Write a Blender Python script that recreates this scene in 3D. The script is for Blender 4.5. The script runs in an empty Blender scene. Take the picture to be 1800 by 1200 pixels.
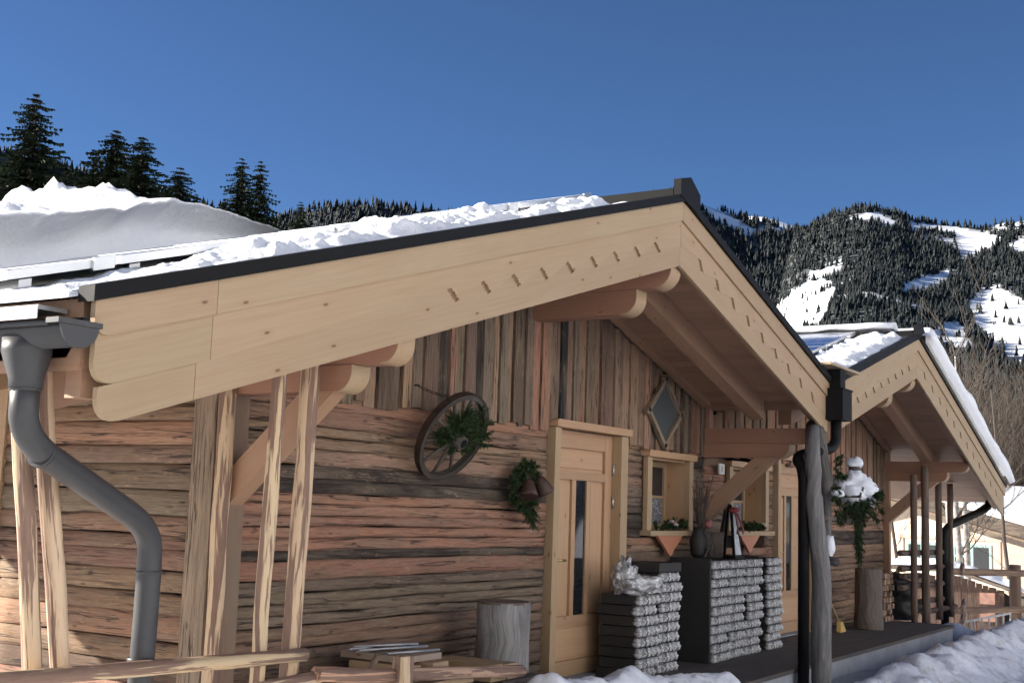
import bpy, bmesh, math, random
from mathutils import Vector, noise, Matrix
R_ = random.Random(7)
C = bpy.context.scene.collection
rad = math.radians

# ------------------------------------------------------------------ camera, sky, sun, exposure
EYE = Vector((0.0, 0.0, 1.365)); YAW, PITCH, ROLL = rad(58.06), rad(7.61), rad(1.94)
fwd = Vector((math.sin(YAW)*math.cos(PITCH), math.cos(YAW)*math.cos(PITCH), math.sin(PITCH)))
rgt0 = Vector((math.cos(YAW), -math.sin(YAW), 0)); up0 = rgt0.cross(fwd)
rgt = math.cos(ROLL)*rgt0 + math.sin(ROLL)*up0; upv = -math.sin(ROLL)*rgt0 + math.cos(ROLL)*up0
cam_d = bpy.data.cameras.new('camera'); cam = bpy.data.objects.new('camera', cam_d); C.objects.link(cam)
cam_d.sensor_width = 36; cam_d.lens = 36*2180.3/1800; cam_d.clip_start = 0.05; cam_d.clip_end = 20000
cam.matrix_world = Matrix(((rgt.x, upv.x, -fwd.x, EYE.x), (rgt.y, upv.y, -fwd.y, EYE.y), (rgt.z, upv.z, -fwd.z, EYE.z), (0, 0, 0, 1)))
bpy.context.scene.camera = cam

SUN_DIR = Vector((-0.45, 1.0, 0.44)).normalized()          # towards the sun
SUN_EL = math.asin(SUN_DIR.z); SUN_AZ = math.atan2(SUN_DIR.x, SUN_DIR.y)
world = bpy.data.worlds.new('World'); bpy.context.scene.world = world; world.use_nodes = True
wn = world.node_tree; wn.nodes.clear()
sky = wn.nodes.new('ShaderNodeTexSky'); sky.sky_type = 'NISHITA'; sky.sun_disc = False
sky.sun_elevation = SUN_EL; sky.sun_rotation = SUN_AZ; sky.altitude = 2000; sky.air_density = 0.8; sky.dust_density = 0.1; sky.ozone_density = 6.0
bg = wn.nodes.new('ShaderNodeBackground'); bg.inputs['Strength'].default_value = 0.05
wo = wn.nodes.new('ShaderNodeOutputWorld'); wn.links.new(sky.outputs[0], bg.inputs['Color']); wn.links.new(bg.outputs[0], wo.inputs[0])
sun_d = bpy.data.lights.new('sun', 'SUN'); sun_d.energy = 5.0; sun_d.angle = rad(0.5); sun_d.color = (1.0, 0.93, 0.82)
sun = bpy.data.objects.new('sun', sun_d); C.objects.link(sun); sun.rotation_euler = (-SUN_DIR).to_track_quat('-Z', 'Y').to_euler()
vs = bpy.context.scene.view_settings; vs.view_transform = 'Standard'; vs.look = 'None'; vs.gamma = 1.0; vs.use_curve_mapping = False
vs.exposure = 1.42
cy = bpy.context.scene.cycles
cy.max_bounces = 7; cy.diffuse_bounces = 4; cy.glossy_bounces = 2; cy.transmission_bounces = 4; cy.transparent_max_bounces = 8
cy.use_denoising = True; cy.use_adaptive_sampling = True; cy.adaptive_threshold = 0.03; cy.sample_clamp_indirect = 6.0; cy.caustics_reflective = False; cy.caustics_refractive = False

# ------------------------------------------------------------------ node helpers and materials
def new_mat(name):
    m = bpy.data.materials.new(name); m.use_nodes = True; nt = m.node_tree; nt.nodes.clear()
    out = nt.nodes.new('ShaderNodeOutputMaterial'); b = nt.nodes.new('ShaderNodeBsdfPrincipled'); nt.links.new(b.outputs[0], out.inputs[0])
    return m, nt, b
def nd(nt, t, **kw):
    n = nt.nodes.new(t)
    for k, v in kw.items(): setattr(n, k, v)
    return n
def L(nt, a, b): nt.links.new(a, b)
def setv(nt, sock, v):
    if hasattr(v, 'is_linked') or hasattr(v, 'links'): nt.links.new(v, sock)
    else: sock.default_value = v
def mixc(nt, f, a, b, mode='MIX'):
    n = nd(nt, 'ShaderNodeMix', data_type='RGBA', blend_type=mode); n.clamp_factor = True
    setv(nt, n.inputs[0], f); setv(nt, n.inputs[6], a); setv(nt, n.inputs[7], b); return n.outputs[2]
def math_(nt, op, a, b=0.0, clamp=False):
    n = nd(nt, 'ShaderNodeMath', operation=op); n.use_clamp = clamp; setv(nt, n.inputs[0], a); setv(nt, n.inputs[1], b); return n.outputs[0]
def ramp(nt, f, lo, hi):
    n = nd(nt, 'ShaderNodeMapRange'); n.clamp = True; setv(nt, n.inputs[0], f); n.inputs[1].default_value = lo; n.inputs[2].default_value = hi; return n.outputs[0]
def noise_n(nt, vec, scale, detail=4, rough=0.6, dist=0.0):
    n = nd(nt, 'ShaderNodeTexNoise'); setv(nt, n.inputs['Vector'], vec); n.inputs['Scale'].default_value = scale
    n.inputs['Detail'].default_value = detail; n.inputs['Roughness'].default_value = rough; n.inputs['Distortion'].default_value = dist; return n.outputs['Fac']
def scalev(nt, vec, s):
    n = nd(nt, 'ShaderNodeVectorMath', operation='MULTIPLY'); setv(nt, n.inputs[0], vec); n.inputs[1].default_value = s; return n.outputs[0]
def bump(nt, b, h, strength, dist=0.01):
    n = nd(nt, 'ShaderNodeBump'); n.inputs['Strength'].default_value = strength; n.inputs['Distance'].default_value = dist
    L(nt, h, n.inputs['Height']); L(nt, n.outputs[0], b.inputs['Normal'])
def gattr(nt): return nd(nt, 'ShaderNodeAttribute', attribute_name='g').outputs['Vector']
def g2(nt, g, sx, sy):
    s = nd(nt, 'ShaderNodeSeparateXYZ'); L(nt, g, s.inputs[0]); c = nd(nt, 'ShaderNodeCombineXYZ'); L(nt, math_(nt, 'MULTIPLY', s.outputs[0], sx), c.inputs[0]); L(nt, math_(nt, 'MULTIPLY', math_(nt, 'ADD', s.outputs[1], s.outputs[2]), sy), c.inputs[1]); return c.outputs[0]
def ocol(nt): return nd(nt, 'ShaderNodeObjectInfo').outputs['Color']

def mat_log():
    m, nt, b = new_mat('weathered_log'); g = gattr(nt); c = ocol(nt)
    streak = noise_n(nt, scalev(nt, g, (1.3, 26, 26)), 2.2, 4, 0.68, 0.25)
    fine = noise_n(nt, scalev(nt, g, (4, 90, 90)), 2.0, 1, 0.7)
    patch = noise_n(nt, scalev(nt, g, (1.2, 5, 5)), 1.6, 3, 0.6, 0.2)
    flake = noise_n(nt, scalev(nt, g, (6, 34, 34)), 2.4, 4, 0.75, 0.6)
    blot = noise_n(nt, scalev(nt, g, (2.2, 7, 7)), 1.5, 2, 0.6)
    grey = mixc(nt, 0.5, c, (0.20, 0.15, 0.105, 1))
    col = mixc(nt, ramp(nt, patch, 0.42, 0.62), c, grey)
    dark = mixc(nt, 1.0, col, (0.42, 0.37, 0.35, 1), 'MULTIPLY')
    col = mixc(nt, math_(nt, 'MULTIPLY', ramp(nt, streak, 0.51, 0.69), 0.66), col, dark)
    pale = mixc(nt, 0.5, col, (0.58, 0.40, 0.26, 1))
    col = mixc(nt, math_(nt, 'MULTIPLY', ramp(nt, flake, 0.56, 0.64), math_(nt, 'MULTIPLY', ramp(nt, blot, 0.48, 0.62), 0.9)), col, pale)
    col = mixc(nt, math_(nt, 'MULTIPLY', ramp(nt, fine, 0.45, 0.7), 0.5), col, dark)
    crack = nd(nt, 'ShaderNodeTexNoise'); L(nt, scalev(nt, g, (0.6, 17, 17)), crack.inputs['Vector']); crack.inputs['Scale'].default_value = 1.6; crack.inputs['Detail'].default_value = 3
    ck = math_(nt, 'ABSOLUTE', math_(nt, 'SUBTRACT', crack.outputs['Fac'], 0.5)); ckm = math_(nt, 'SUBTRACT', 1.0, ramp(nt, ck, 0.006, 0.022))
    gate = ramp(nt, noise_n(nt, scalev(nt, g, (1.3, 6, 6)), 1.3, 2), 0.44, 0.54)
    ckm = math_(nt, 'MULTIPLY', ckm, gate)
    col = mixc(nt, math_(nt, 'MULTIPLY', ckm, 0.85), col, (0.025, 0.018, 0.014, 1))
    kn = nd(nt, 'ShaderNodeTexVoronoi', voronoi_dimensions='2D'); L(nt, g2(nt, g, 3.4, 9), kn.inputs['Vector']); kn.inputs['Scale'].default_value = 1.0
    sc_ = nd(nt, 'ShaderNodeSeparateColor'); L(nt, kn.outputs['Color'], sc_.inputs[0]); km = math_(nt, 'MULTIPLY', ramp(nt, sc_.outputs[0], 0.60, 0.66), math_(nt, 'SUBTRACT', 1.0, ramp(nt, kn.outputs['Distance'], 0.03, 0.11)))
    col = mixc(nt, math_(nt, 'MULTIPLY', km, 0.7), col, (0.05, 0.03, 0.022, 1))
    L(nt, col, b.inputs['Base Color']); b.inputs['Roughness'].default_value = 0.88
    h = math_(nt, 'SUBTRACT', math_(nt, 'ADD', math_(nt, 'MULTIPLY', streak, 0.7), math_(nt, 'MULTIPLY', flake, 0.5)), math_(nt, 'MULTIPLY', ckm, 0.8))
    bump(nt, b, h, 0.75, 0.012); return m
def mat_new():
    m, nt, b = new_mat('new_spruce'); g = gattr(nt); c = ocol(nt)
    gr = noise_n(nt, scalev(nt, g, (0.9, 34, 34)), 2.0, 5, 0.6, 0.4); pa = noise_n(nt, scalev(nt, g, (1.0, 3, 3)), 1.2, 3)
    dk = mixc(nt, 1.0, c, (0.84, 0.75, 0.64, 1), 'MULTIPLY')
    col = mixc(nt, math_(nt, 'MULTIPLY', ramp(nt, gr, 0.42, 0.7), 0.5), c, dk)
    col = mixc(nt, math_(nt, 'MULTIPLY', ramp(nt, pa, 0.42, 0.68), 0.3), col, dk)
    kn = nd(nt, 'ShaderNodeTexVoronoi', voronoi_dimensions='2D'); L(nt, g2(nt, g, 2.3, 6.0), kn.inputs['Vector']); kn.inputs['Scale'].default_value = 1.0
    sc_ = nd(nt, 'ShaderNodeSeparateColor'); L(nt, kn.outputs['Color'], sc_.inputs[0]); gate = ramp(nt, sc_.outputs[0], 0.58, 0.62); km = math_(nt, 'MULTIPLY', gate, math_(nt, 'SUBTRACT', 1.0, ramp(nt, kn.outputs['Distance'], 0.025, 0.055)))
    halo = math_(nt, 'MULTIPLY', gate, math_(nt, 'SUBTRACT', 1.0, ramp(nt, kn.outputs['Distance'], 0.05, 0.16)))
    col = mixc(nt, math_(nt, 'MULTIPLY', halo, 0.25), col, (0.38, 0.2, 0.09, 1))
    col = mixc(nt, math_(nt, 'MULTIPLY', km, 0.8), col, (0.10, 0.05, 0.025, 1))
    L(nt, col, b.inputs['Base Color']); b.inputs['Roughness'].default_value = 0.6; bump(nt, b, gr, 0.10, 0.003); return m
def mat_pole():
    m, nt, b = new_mat('split_pole'); g = gattr(nt); c = ocol(nt)
    n1 = noise_n(nt, scalev(nt, g, (0.9, 17, 17)), 1.5, 4, 0.6, 0.35); n2 = noise_n(nt, scalev(nt, g, (6, 50, 50)), 1.5, 4)
    bark = mixc(nt, n2, (0.13, 0.075, 0.05, 1), (0.30, 0.19, 0.14, 1))
    col = mixc(nt, ramp(nt, n1, 0.47, 0.51), c, bark)
    col = mixc(nt, math_(nt, 'MULTIPLY', ramp(nt, n2, 0.55, 0.7), 0.3), col, (0.22, 0.13, 0.08, 1))
    L(nt, col, b.inputs['Base Color']); b.inputs['Roughness'].default_value = 0.8; bump(nt, b, n1, 0.5, 0.01); return m
def mat_trunk():
    m, nt, b = new_mat('grey_trunk'); g = gattr(nt); c = ocol(nt)
    n1 = noise_n(nt, scalev(nt, g, (2.0, 22, 22)), 1.6, 5, 0.6, 0.6); n2 = noise_n(nt, scalev(nt, g, (2, 4, 4)), 1.8, 4)
    col = mixc(nt, ramp(nt, n1, 0.35, 0.7), mixc(nt, 1.0, c, (0.5, 0.48, 0.46, 1), 'MULTIPLY'), c)
    col = mixc(nt, math_(nt, 'MULTIPLY', ramp(nt, n2, 0.5, 0.7), 0.6), col, (0.10, 0.095, 0.09, 1))
    kn = nd(nt, 'ShaderNodeTexVoronoi'); L(nt, scalev(nt, g, (3.0, 7, 7)), kn.inputs['Vector']); kn.inputs['Scale'].default_value = 1.0
    col = mixc(nt, math_(nt, 'MULTIPLY', math_(nt, 'SUBTRACT', 1.0, ramp(nt, kn.outputs['Distance'], 0.06, 0.12)), 0.8), col, (0.03, 0.025, 0.02, 1))
    L(nt, col, b.inputs['Base Color']); b.inputs['Roughness'].default_value = 0.85; bump(nt, b, n1, 0.8, 0.012); return m
def mat_plain(name, col, rough=0.5, metal=0.0, var=0.15, nscale=8.0, bmp=0.0, spec=0.5, dirt=None):
    m, nt, b = new_mat(name); tc = nd(nt, 'ShaderNodeTexCoord').outputs['Object']; n = noise_n(nt, tc, nscale, 5, 0.6)
    a = tuple(x*(1-var) for x in col)+(1,); z = tuple(min(1, x*(1+var)) for x in col)+(1,)
    c = mixc(nt, ramp(nt, n, 0.3, 0.7), a, z)
    if dirt: c = mixc(nt, math_(nt, 'MULTIPLY', ramp(nt, noise_n(nt, tc, nscale*0.35, 4), 0.5, 0.7), 0.6), c, dirt+(1,))
    L(nt, c, b.inputs['Base Color']); b.inputs['Metallic'].default_value = metal
    r = nd(nt, 'ShaderNodeMapRange'); L(nt, n, r.inputs[0]); r.inputs[3].default_value = max(0.02, rough-0.08); r.inputs[4].default_value = min(1, rough+0.1); L(nt, r.outputs[0], b.inputs['Roughness'])
    b.inputs['Specular IOR Level'].default_value = spec
    if bmp: bump(nt, b, n, bmp, 0.01)
    return m
def mat_objcol(name, rough=0.6, var=0.2, nscale=12.0):
    m, nt, b = new_mat(name); tc = nd(nt, 'ShaderNodeTexCoord').outputs['Object']; n = noise_n(nt, tc, nscale, 4); c = ocol(nt)
    L(nt, mixc(nt, ramp(nt, n, 0.3, 0.7), mixc(nt, 1.0, c, (1-var*2,)*3+(1,), 'MULTIPLY'), c), b.inputs['Base Color']); b.inputs['Roughness'].default_value = rough; return m
def mat_snow(name='snow', dirty=0.0, bs=0.5):
    m, nt, b = new_mat(name); tc = nd(nt, 'ShaderNodeTexCoord').outputs['Object']
    n1 = noise_n(nt, tc, 9, 6, 0.65); n2 = noise_n(nt, tc, 70, 3, 0.6); n3 = noise_n(nt, tc, 2.3, 5, 0.6)
    c = mixc(nt, ramp(nt, n3, 0.3, 0.7), (0.84, 0.86, 0.90, 1), (0.90, 0.91, 0.93, 1))
    if dirty: c = mixc(nt, math_(nt, 'MULTIPLY', ramp(nt, math_(nt, 'MULTIPLY', n1, math_(nt, 'ADD', n3, 0.5)), 0.5, 0.68), dirty), c, (0.55, 0.52, 0.50, 1))
    L(nt, c, b.inputs['Base Color']); b.inputs['Roughness'].default_value = 0.75; b.inputs['Specular IOR Level'].default_value = 0.25
    bump(nt, b, math_(nt, 'ADD', math_(nt, 'MULTIPLY', n1, 1.0), math_(nt, 'MULTIPLY', n2, 0.25)), bs, 0.03); return m
def mat_glass(name, col=(0.02, 0.022, 0.025), rough=0.06):
    m, nt, b = new_mat(name); b.inputs['Base Color'].default_value = col+(1,); b.inputs['Roughness'].default_value = rough; b.inputs['Specular IOR Level'].default_value = 0.5; return m
def mat_lace():
    m, nt, b = new_mat('lace_curtain'); tc = nd(nt, 'ShaderNodeTexCoord').outputs['Object']; v = nd(nt, 'ShaderNodeTexVoronoi'); L(nt, tc, v.inputs['Vector']); v.inputs['Scale'].default_value = 45
    L(nt, mixc(nt, ramp(nt, v.outputs['Distance'], 0.2, 0.5), (0.42, 0.44, 0.46, 1), (0.12, 0.12, 0.13, 1)), b.inputs['Base Color']); b.inputs['Roughness'].default_value = 0.8; return m
def mat_panel():
    m, nt, b = new_mat('solar_cells'); g = gattr(nt); br = nd(nt, 'ShaderNodeTexBrick'); br.offset = 0.0
    L(nt, g, br.inputs['Vector']); br.inputs['Scale'].default_value = 1.0; br.inputs['Brick Width'].default_value = 0.156; br.inputs['Row Height'].default_value = 0.156; br.inputs['Mortar Size'].default_value = 0.004
    br.inputs['Color1'].default_value = (0.012, 0.03, 0.12, 1); br.inputs['Color2'].default_value = (0.016, 0.04, 0.15, 1); br.inputs['Mortar'].default_value = (0.25, 0.3, 0.4, 1)
    L(nt, br.outputs['Color'], b.inputs['Base Color']); b.inputs['Roughness'].default_value = 0.12; return m
def mat_film():
    m, nt, b = new_mat('shrink_film'); tc = nd(nt, 'ShaderNodeTexCoord').outputs['Object']
    w = nd(nt, 'ShaderNodeTexNoise'); L(nt, tc, w.inputs['Vector']); w.inputs['Scale'].default_value = 13; w.inputs['Detail'].default_value = 3; w.inputs['Distortion'].default_value = 0.8
    c = mixc(nt, ramp(nt, w.outputs['Fac'], 0.38, 0.62), (0.26, 0.255, 0.25, 1), (0.52, 0.52, 0.52, 1))
    c = mixc(nt, math_(nt, 'SUBTRACT', 1.0, ramp(nt, math_(nt, 'ABSOLUTE', math_(nt, 'SUBTRACT', w.outputs['Fac'], 0.5)), 0.012, 0.035)), c, (0.85, 0.85, 0.85, 1))  # thin bright streaks: crinkle highlights painted into the film colour
    L(nt, c, b.inputs['Base Color']); b.inputs['Roughness'].default_value = 0.16; bump(nt, b, w.outputs['Fac'], 0.3, 0.012); return m
def mat_leaf(name, c1, c2, scale=3.0, island=False):
    m, nt, b = new_mat(name); tc = nd(nt, 'ShaderNodeTexCoord').outputs['Object']; n = noise_n(nt, tc, scale, 3)
    if island: n = math_(nt, 'ADD', math_(nt, 'MULTIPLY', n, 0.4), math_(nt, 'MULTIPLY', nd(nt, 'ShaderNodeNewGeometry').outputs['Random Per Island'], 0.6))
    L(nt, mixc(nt, ramp(nt, n, 0.35, 0.65), c1+(1,), c2+(1,)), b.inputs['Base Color']); b.inputs['Roughness'].default_value = 0.7; b.inputs['Specular IOR Level'].default_value = 0.2; return m
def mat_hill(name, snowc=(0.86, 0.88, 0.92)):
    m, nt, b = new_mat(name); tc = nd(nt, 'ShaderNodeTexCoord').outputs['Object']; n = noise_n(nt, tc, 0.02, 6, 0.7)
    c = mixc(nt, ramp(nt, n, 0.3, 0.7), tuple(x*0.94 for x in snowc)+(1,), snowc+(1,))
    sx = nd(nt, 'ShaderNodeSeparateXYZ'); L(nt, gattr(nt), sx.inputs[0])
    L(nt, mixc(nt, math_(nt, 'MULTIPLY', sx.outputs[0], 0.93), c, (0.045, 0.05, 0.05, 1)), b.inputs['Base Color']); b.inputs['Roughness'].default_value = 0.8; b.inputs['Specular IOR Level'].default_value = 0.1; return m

M = dict(log=mat_log(), new=mat_new(), pole=mat_pole(), trunk=mat_trunk(),
    metal=mat_plain('anthracite_metal', (0.045, 0.045, 0.047), 0.42, 0.0, 0.12, 6, 0.0, 0.4), black=mat_plain('black_paint', (0.008, 0.0075, 0.0075), 0.55, 0.0, 0.2, 8, 0, 0.15),
    alu=mat_plain('aluminium', (0.62, 0.63, 0.64), 0.35, 0.85, 0.06), zinc=mat_plain('zinc_sheet', (0.42, 0.43, 0.45), 0.4, 0.6, 0.1),
    snow=mat_snow(), dsnow=mat_snow('trodden_snow', 0.7, 0.8), glass=mat_glass('dark_glass'), lace=mat_lace(), panel=mat_panel(), film=mat_film(),
    concrete=mat_plain('concrete', (0.30, 0.31, 0.33), 0.85, 0, 0.12, 5, 0.25, dirt=(0.2, 0.2, 0.21)), deck=mat_plain('deck_boards', (0.085, 0.07, 0.06), 0.75, 0, 0.3, 14, 0.3, dirt=(0.05, 0.043, 0.038)),
    core=mat_plain('dark_core', (0.02, 0.016, 0.013), 0.9), oc=mat_objcol('painted'), ocm=mat_objcol('matte_cloth', 0.9, 0.3, 30), tray=mat_plain('black_tray', (0.022, 0.021, 0.02), 0.6, 0, 0.25, 20),
    spruce=mat_leaf('spruce_needles', (0.012, 0.022, 0.011), (0.035, 0.05, 0.024)), twig=mat_leaf('fresh_spruce', (0.018, 0.035, 0.012), (0.05, 0.075, 0.03), 20),
    forest=mat_leaf('far_forest', (0.008, 0.013, 0.015), (0.021, 0.027, 0.027), 0.03, True), bark=mat_plain('bark', (0.07, 0.055, 0.045), 0.9, 0, 0.35, 10, 0.4),  # far forest tinted towards blue: skylight in its shade put into the colour
    birch=mat_plain('birch_bark', (0.30, 0.28, 0.26), 0.85, 0, 0.5, 9, 0.2, dirt=(0.07, 0.06, 0.055)), shrub=mat_plain('bare_twigs', (0.075, 0.058, 0.046), 0.9, 0, 0.4, 0.6),
    hill=mat_hill('snow_slope'), plaster=mat_plain('cream_plaster', (0.68, 0.55, 0.42), 0.85, 0, 0.05, 2), turf=mat_plain('dry_grass_slope', (0.20, 0.16, 0.09), 0.9, 0, 0.45, 0.25, 0, dirt=(0.7, 0.7, 0.72)),
    iron=mat_plain('rusty_iron', (0.05, 0.03, 0.022), 0.6, 0.3, 0.4, 20), straw=mat_plain('straw', (0.55, 0.38, 0.12), 0.8, 0, 0.2, 40), brass=mat_plain('brass', (0.55, 0.42, 0.2), 0.3, 0.9, 0.1))

# ------------------------------------------------------------------ mesh helpers
class MB:
    def __init__(s): s.v = []; s.f = []; s.g = []; s.sm = []
    def _off(s): return Vector((R_.uniform(0, 50), R_.uniform(0, 50), R_.uniform(0, 50)))
    def box(s, lo, hi, grain=0):
        lo = Vector(lo); hi = Vector(hi); o = s._off(); n = len(s.v)
        for k in range(8):
            p = Vector((hi.x if k & 1 else lo.x, hi.y if k & 2 else lo.y, hi.z if k & 4 else lo.z)); s.v.append(p)
            q = (p.x, p.y, p.z); s.g.append(Vector((q[grain], q[(grain+1) % 3], q[(grain+2) % 3]))+o)
        for f in ((0, 2, 3, 1), (4, 5, 7, 6), (0, 1, 5, 4), (2, 6, 7, 3), (0, 4, 6, 2), (1, 3, 7, 5)): s.f.append([n+i for i in f]); s.sm.append(False)
        return s
    def prism(s, poly, origin, U, V, N, t, grain='u', smooth_side=False, rot=0.0):
        """polygon in the (U,V) plane extruded by t along N"""
        U, V, N, origin = Vector(U), Vector(V), Vector(N), Vector(origin); o = s._off(); n = len(s.v); k = len(poly)
        for w in (0, t):
            for (a, b) in poly:
                s.v.append(origin+U*a+V*b+N*w); a_, b_ = a+b*rot, b-a*rot; s.g.append((Vector((a_, b_, w)) if grain == 'u' else Vector((b, a, w)))+o)
        flip = U.cross(V).dot(N) > 0
        a = [n+i for i in range(k)]; b = [n+k+i for i in range(k)]
        s.f.append(a[::-1] if flip else a); s.f.append(b if flip else b[::-1]); s.sm += [False, False]
        for i in range(k):
            j = (i+1) % k; q = [n+i, n+j, n+k+j, n+k+i]; s.f.append(q if flip else q[::-1]); s.sm.append(smooth_side)
        return s
    def sweep(s, path, sec, up=(0, 0, 1), scale=None, jit=0.0, jfreq=3.0, smooth=True, cap=True, goff=None):
        """closed section (list of (a,b), a along the side axis, b along up) carried along a path"""
        path = [Vector(p) for p in path]; up = Vector(up); o = goff or s._off(); n0 = len(s.v); k = len(sec); ln = 0.0
        for i, p in enumerate(path):
            d = (path[min(i+1, len(path)-1)]-path[max(i-1, 0)]).normalized(); side = d.cross(up)
            if side.length < 1e-5: side = d.orthogonal()
            side.normalize(); u2 = side.cross(d)
            if i: ln += (p-path[i-1]).length
            sc = scale(i/(max(1, len(path)-1))) if scale else 1.0
            for j, (a, b) in enumerate(sec):
                q = p+side*a*sc+u2*b*sc
                if jit:
                    w = noise.noise_vector(Vector((ln*jfreq, j*1.7, 0))+o); q = q+side*w.x*jit+u2*w.y*jit
                s.v.append(q); s.g.append(Vector((ln, a, b))+o)
        for i in range(len(path)-1):
            for j in range(k):
                a = n0+i*k+j; b = n0+i*k+(j+1) % k; s.f.append([a, b, b+k, a+k]); s.sm.append(smooth)
        if cap:
            s.f.append([n0+j for j in range(k)][::-1]); s.f.append([n0+(len(path)-1)*k+j for j in range(k)]); s.sm += [False, False]
        return s
    def tube(s, path, r, n=8, scale=None, jit=0.0, up=(0.13, 0.31, 1), cap=True, jfreq=3.0):
        return s.sweep(path, [(r*math.cos(2*math.pi*i/n), r*math.sin(2*math.pi*i/n)) for i in range(n)], up, scale, jit, jfreq, True, cap)
    def tri(s, a, b, c):
        n = len(s.v); s.v += [Vector(a), Vector(b), Vector(c)]; s.g += [Vector(a), Vector(b), Vector(c)]; s.f.append([n, n+1, n+2]); s.sm.append(False)
    def grid(s, fn, nu, nv, smooth=True):
        n = len(s.v)
        for i in range(nu+1):
            for j in range(nv+1):
                p = Vector(fn(i/nu, j/nv)); s.v.append(p); s.g.append(p.copy())
        for i in range(nu):
            for j in range(nv):
                a = n+i*(nv+1)+j; s.f.append([a, a+nv+1, a+nv+2, a+1]); s.sm.append(smooth)
        return s
    def blob(s, c, r, seed=0, amp=0.3, freq=2.0, nu=10, nv=14, flat=-1.0):
        c = Vector(c); r = Vector(r) if hasattr(r, '__len__') else Vector((r, r, r)); n = len(s.v); so = Vector((seed*7.3, seed*3.1, seed*1.7))
        for i in range(nu+1):
            for j in range(nv):
                th = math.pi*i/nu; ph = 2*math.pi*j/nv; d = Vector((math.sin(th)*math.cos(ph), math.sin(th)*math.sin(ph), math.cos(th)))
                k = 1+amp*noise.noise(d*freq+so)+amp*0.5*noise.noise(d*freq*2.7+so); p = Vector((d.x*r.x*k, d.y*r.y*k, max(flat*r.z, d.z*r.z*k)))
                s.v.append(c+p); s.g.append(c+p)
        for i in range(nu):
            for j in range(nv):
                a = n+i*nv+j; b = n+i*nv+(j+1) % nv; s.f.append([a, a+nv, b+nv, b]); s.sm.append(True)
        return s
    def mesh(s, name, mat, base=(0, 0, 0)):
        base = Vector(base); me = bpy.data.meshes.new(name); me.from_pydata([tuple(p-base) for p in s.v], [], s.f)
        at = me.attributes.new('g', 'FLOAT_VECTOR', 'POINT'); at.data.foreach_set('vector', [x for q in s.g for x in q])
        me.polygons.foreach_set('use_smooth', s.sm); me.materials.append(mat if not isinstance(mat, str) else M[mat]); me.update(); return me
    def build(s, name, mat, parent=None, col=None, label=None):
        base = Vector((0, 0, 0))
        if parent is not None:
            t = parent
            while t.parent: t = t.parent
            base = t.location
        o = bpy.data.objects.new(name, s.mesh(name, mat, base)); C.objects.link(o)
        if parent is not None: o.parent = parent
        if col: o.color = (*col, 1)
        if label: o['label'] = label
        return o
def tag(o, label, cat=None, group=None, kind=None):
    o['label'] = label
    if cat: o['category'] = cat
    if group: o['group'] = group
    if kind: o['kind'] = kind
    return o
def thing(name, label, cat, loc, group=None):
    o = bpy.data.objects.new(name, None); C.objects.link(o); o.location = loc; o.empty_display_size = 0.2; return tag(o, label, cat, group)
def single(mb, name, mat, base, label, cat=None, group=None, kind=None, col=None):
    """a thing that is one mesh, with its origin at its base"""
    o = bpy.data.objects.new(name, mb.mesh(name, mat, base)); C.objects.link(o); o.location = base
    if col: o.color = (*col, 1)
    return tag(o, label, cat, group, kind)
def jcol(c, a=0.12):
    k = 1+R_.uniform(-a, a); return tuple(max(0.01, x*k*(1+R_.uniform(-a*0.3, a*0.3))) for x in c)
def arc(c, r, a0, a1, n): return [(c[0]+r*math.cos(rad(a0+(a1-a0)*i/n)), c[1]+r*math.sin(rad(a0+(a1-a0)*i/n))) for i in range(n+1)]
def bez(pts, n=8, r=0.25):
    """polyline with its corners rounded"""
    P = [Vector(p) for p in pts]; out = [P[0]]
    for i in range(1, len(P)-1):
        a = P[i]+(P[i-1]-P[i]).normalized()*min(r, (P[i-1]-P[i]).length*0.45); b = P[i]+(P[i+1]-P[i]).normalized()*min(r, (P[i+1]-P[i]).length*0.45)
        for k in range(n+1):
            t = k/n; out.append(a*(1-t)**2+P[i]*2*t*(1-t)+b*t*t)
    out.append(P[-1]); return out
PINK = (0.335, 0.168, 0.105); TAN = (0.32, 0.195, 0.122); GREY = (0.20, 0.142, 0.097); BROWN = (0.235, 0.14, 0.088); DARK = (0.042, 0.029, 0.021); DKB = (0.15, 0.093, 0.062)
SPR = (0.395, 0.28, 0.168); DOORC = (0.47, 0.295, 0.17); BEAM = (0.32, 0.17, 0.11); BEAM2 = (0.37, 0.225, 0.145); POLEC = (0.60, 0.44, 0.28)
# ------------------------------------------------------------------ the setting: ground, hills, mountains
def ray(px, py):
    return (rgt*((px-900)/2180.3)-upv*((py-600)/2180.3)+fwd).normalized()
def az_el(px, py):
    d = ray(px, py); return math.atan2(d.x, d.y), math.atan2(d.z, math.hypot(d.x, d.y))
def fbm(p, o=4):
    a = 0; k = 1; f = 1
    for _ in range(o): a += k*noise.noise(p*f); k *= 0.5; f *= 2.1
    return a
def gz(x, y):
    z = -0.32-0.045*max(0, min(30, x-13))
    z += 0.16*max(0, min(60, y-14))*max(0, min(1, (40-x)/30))
    z += 0.05*fbm(Vector((x*0.5, y*0.5, 0)), 3)
    return z
gb = MB()
NR, NA = 110, 200
def gfn(u, v):
    r = 0.6*(7000/0.6)**u; a = 2*math.pi*v; x, y = r*math.sin(a), r*math.cos(a); return (x, y, gz(x, y) if r < 400 else -1.7)
gb.grid(gfn, NR, NA)
ground = gb.build('ground', 'dsnow'); tag(ground, 'snow covered ground around the huts', kind='structure')

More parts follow.
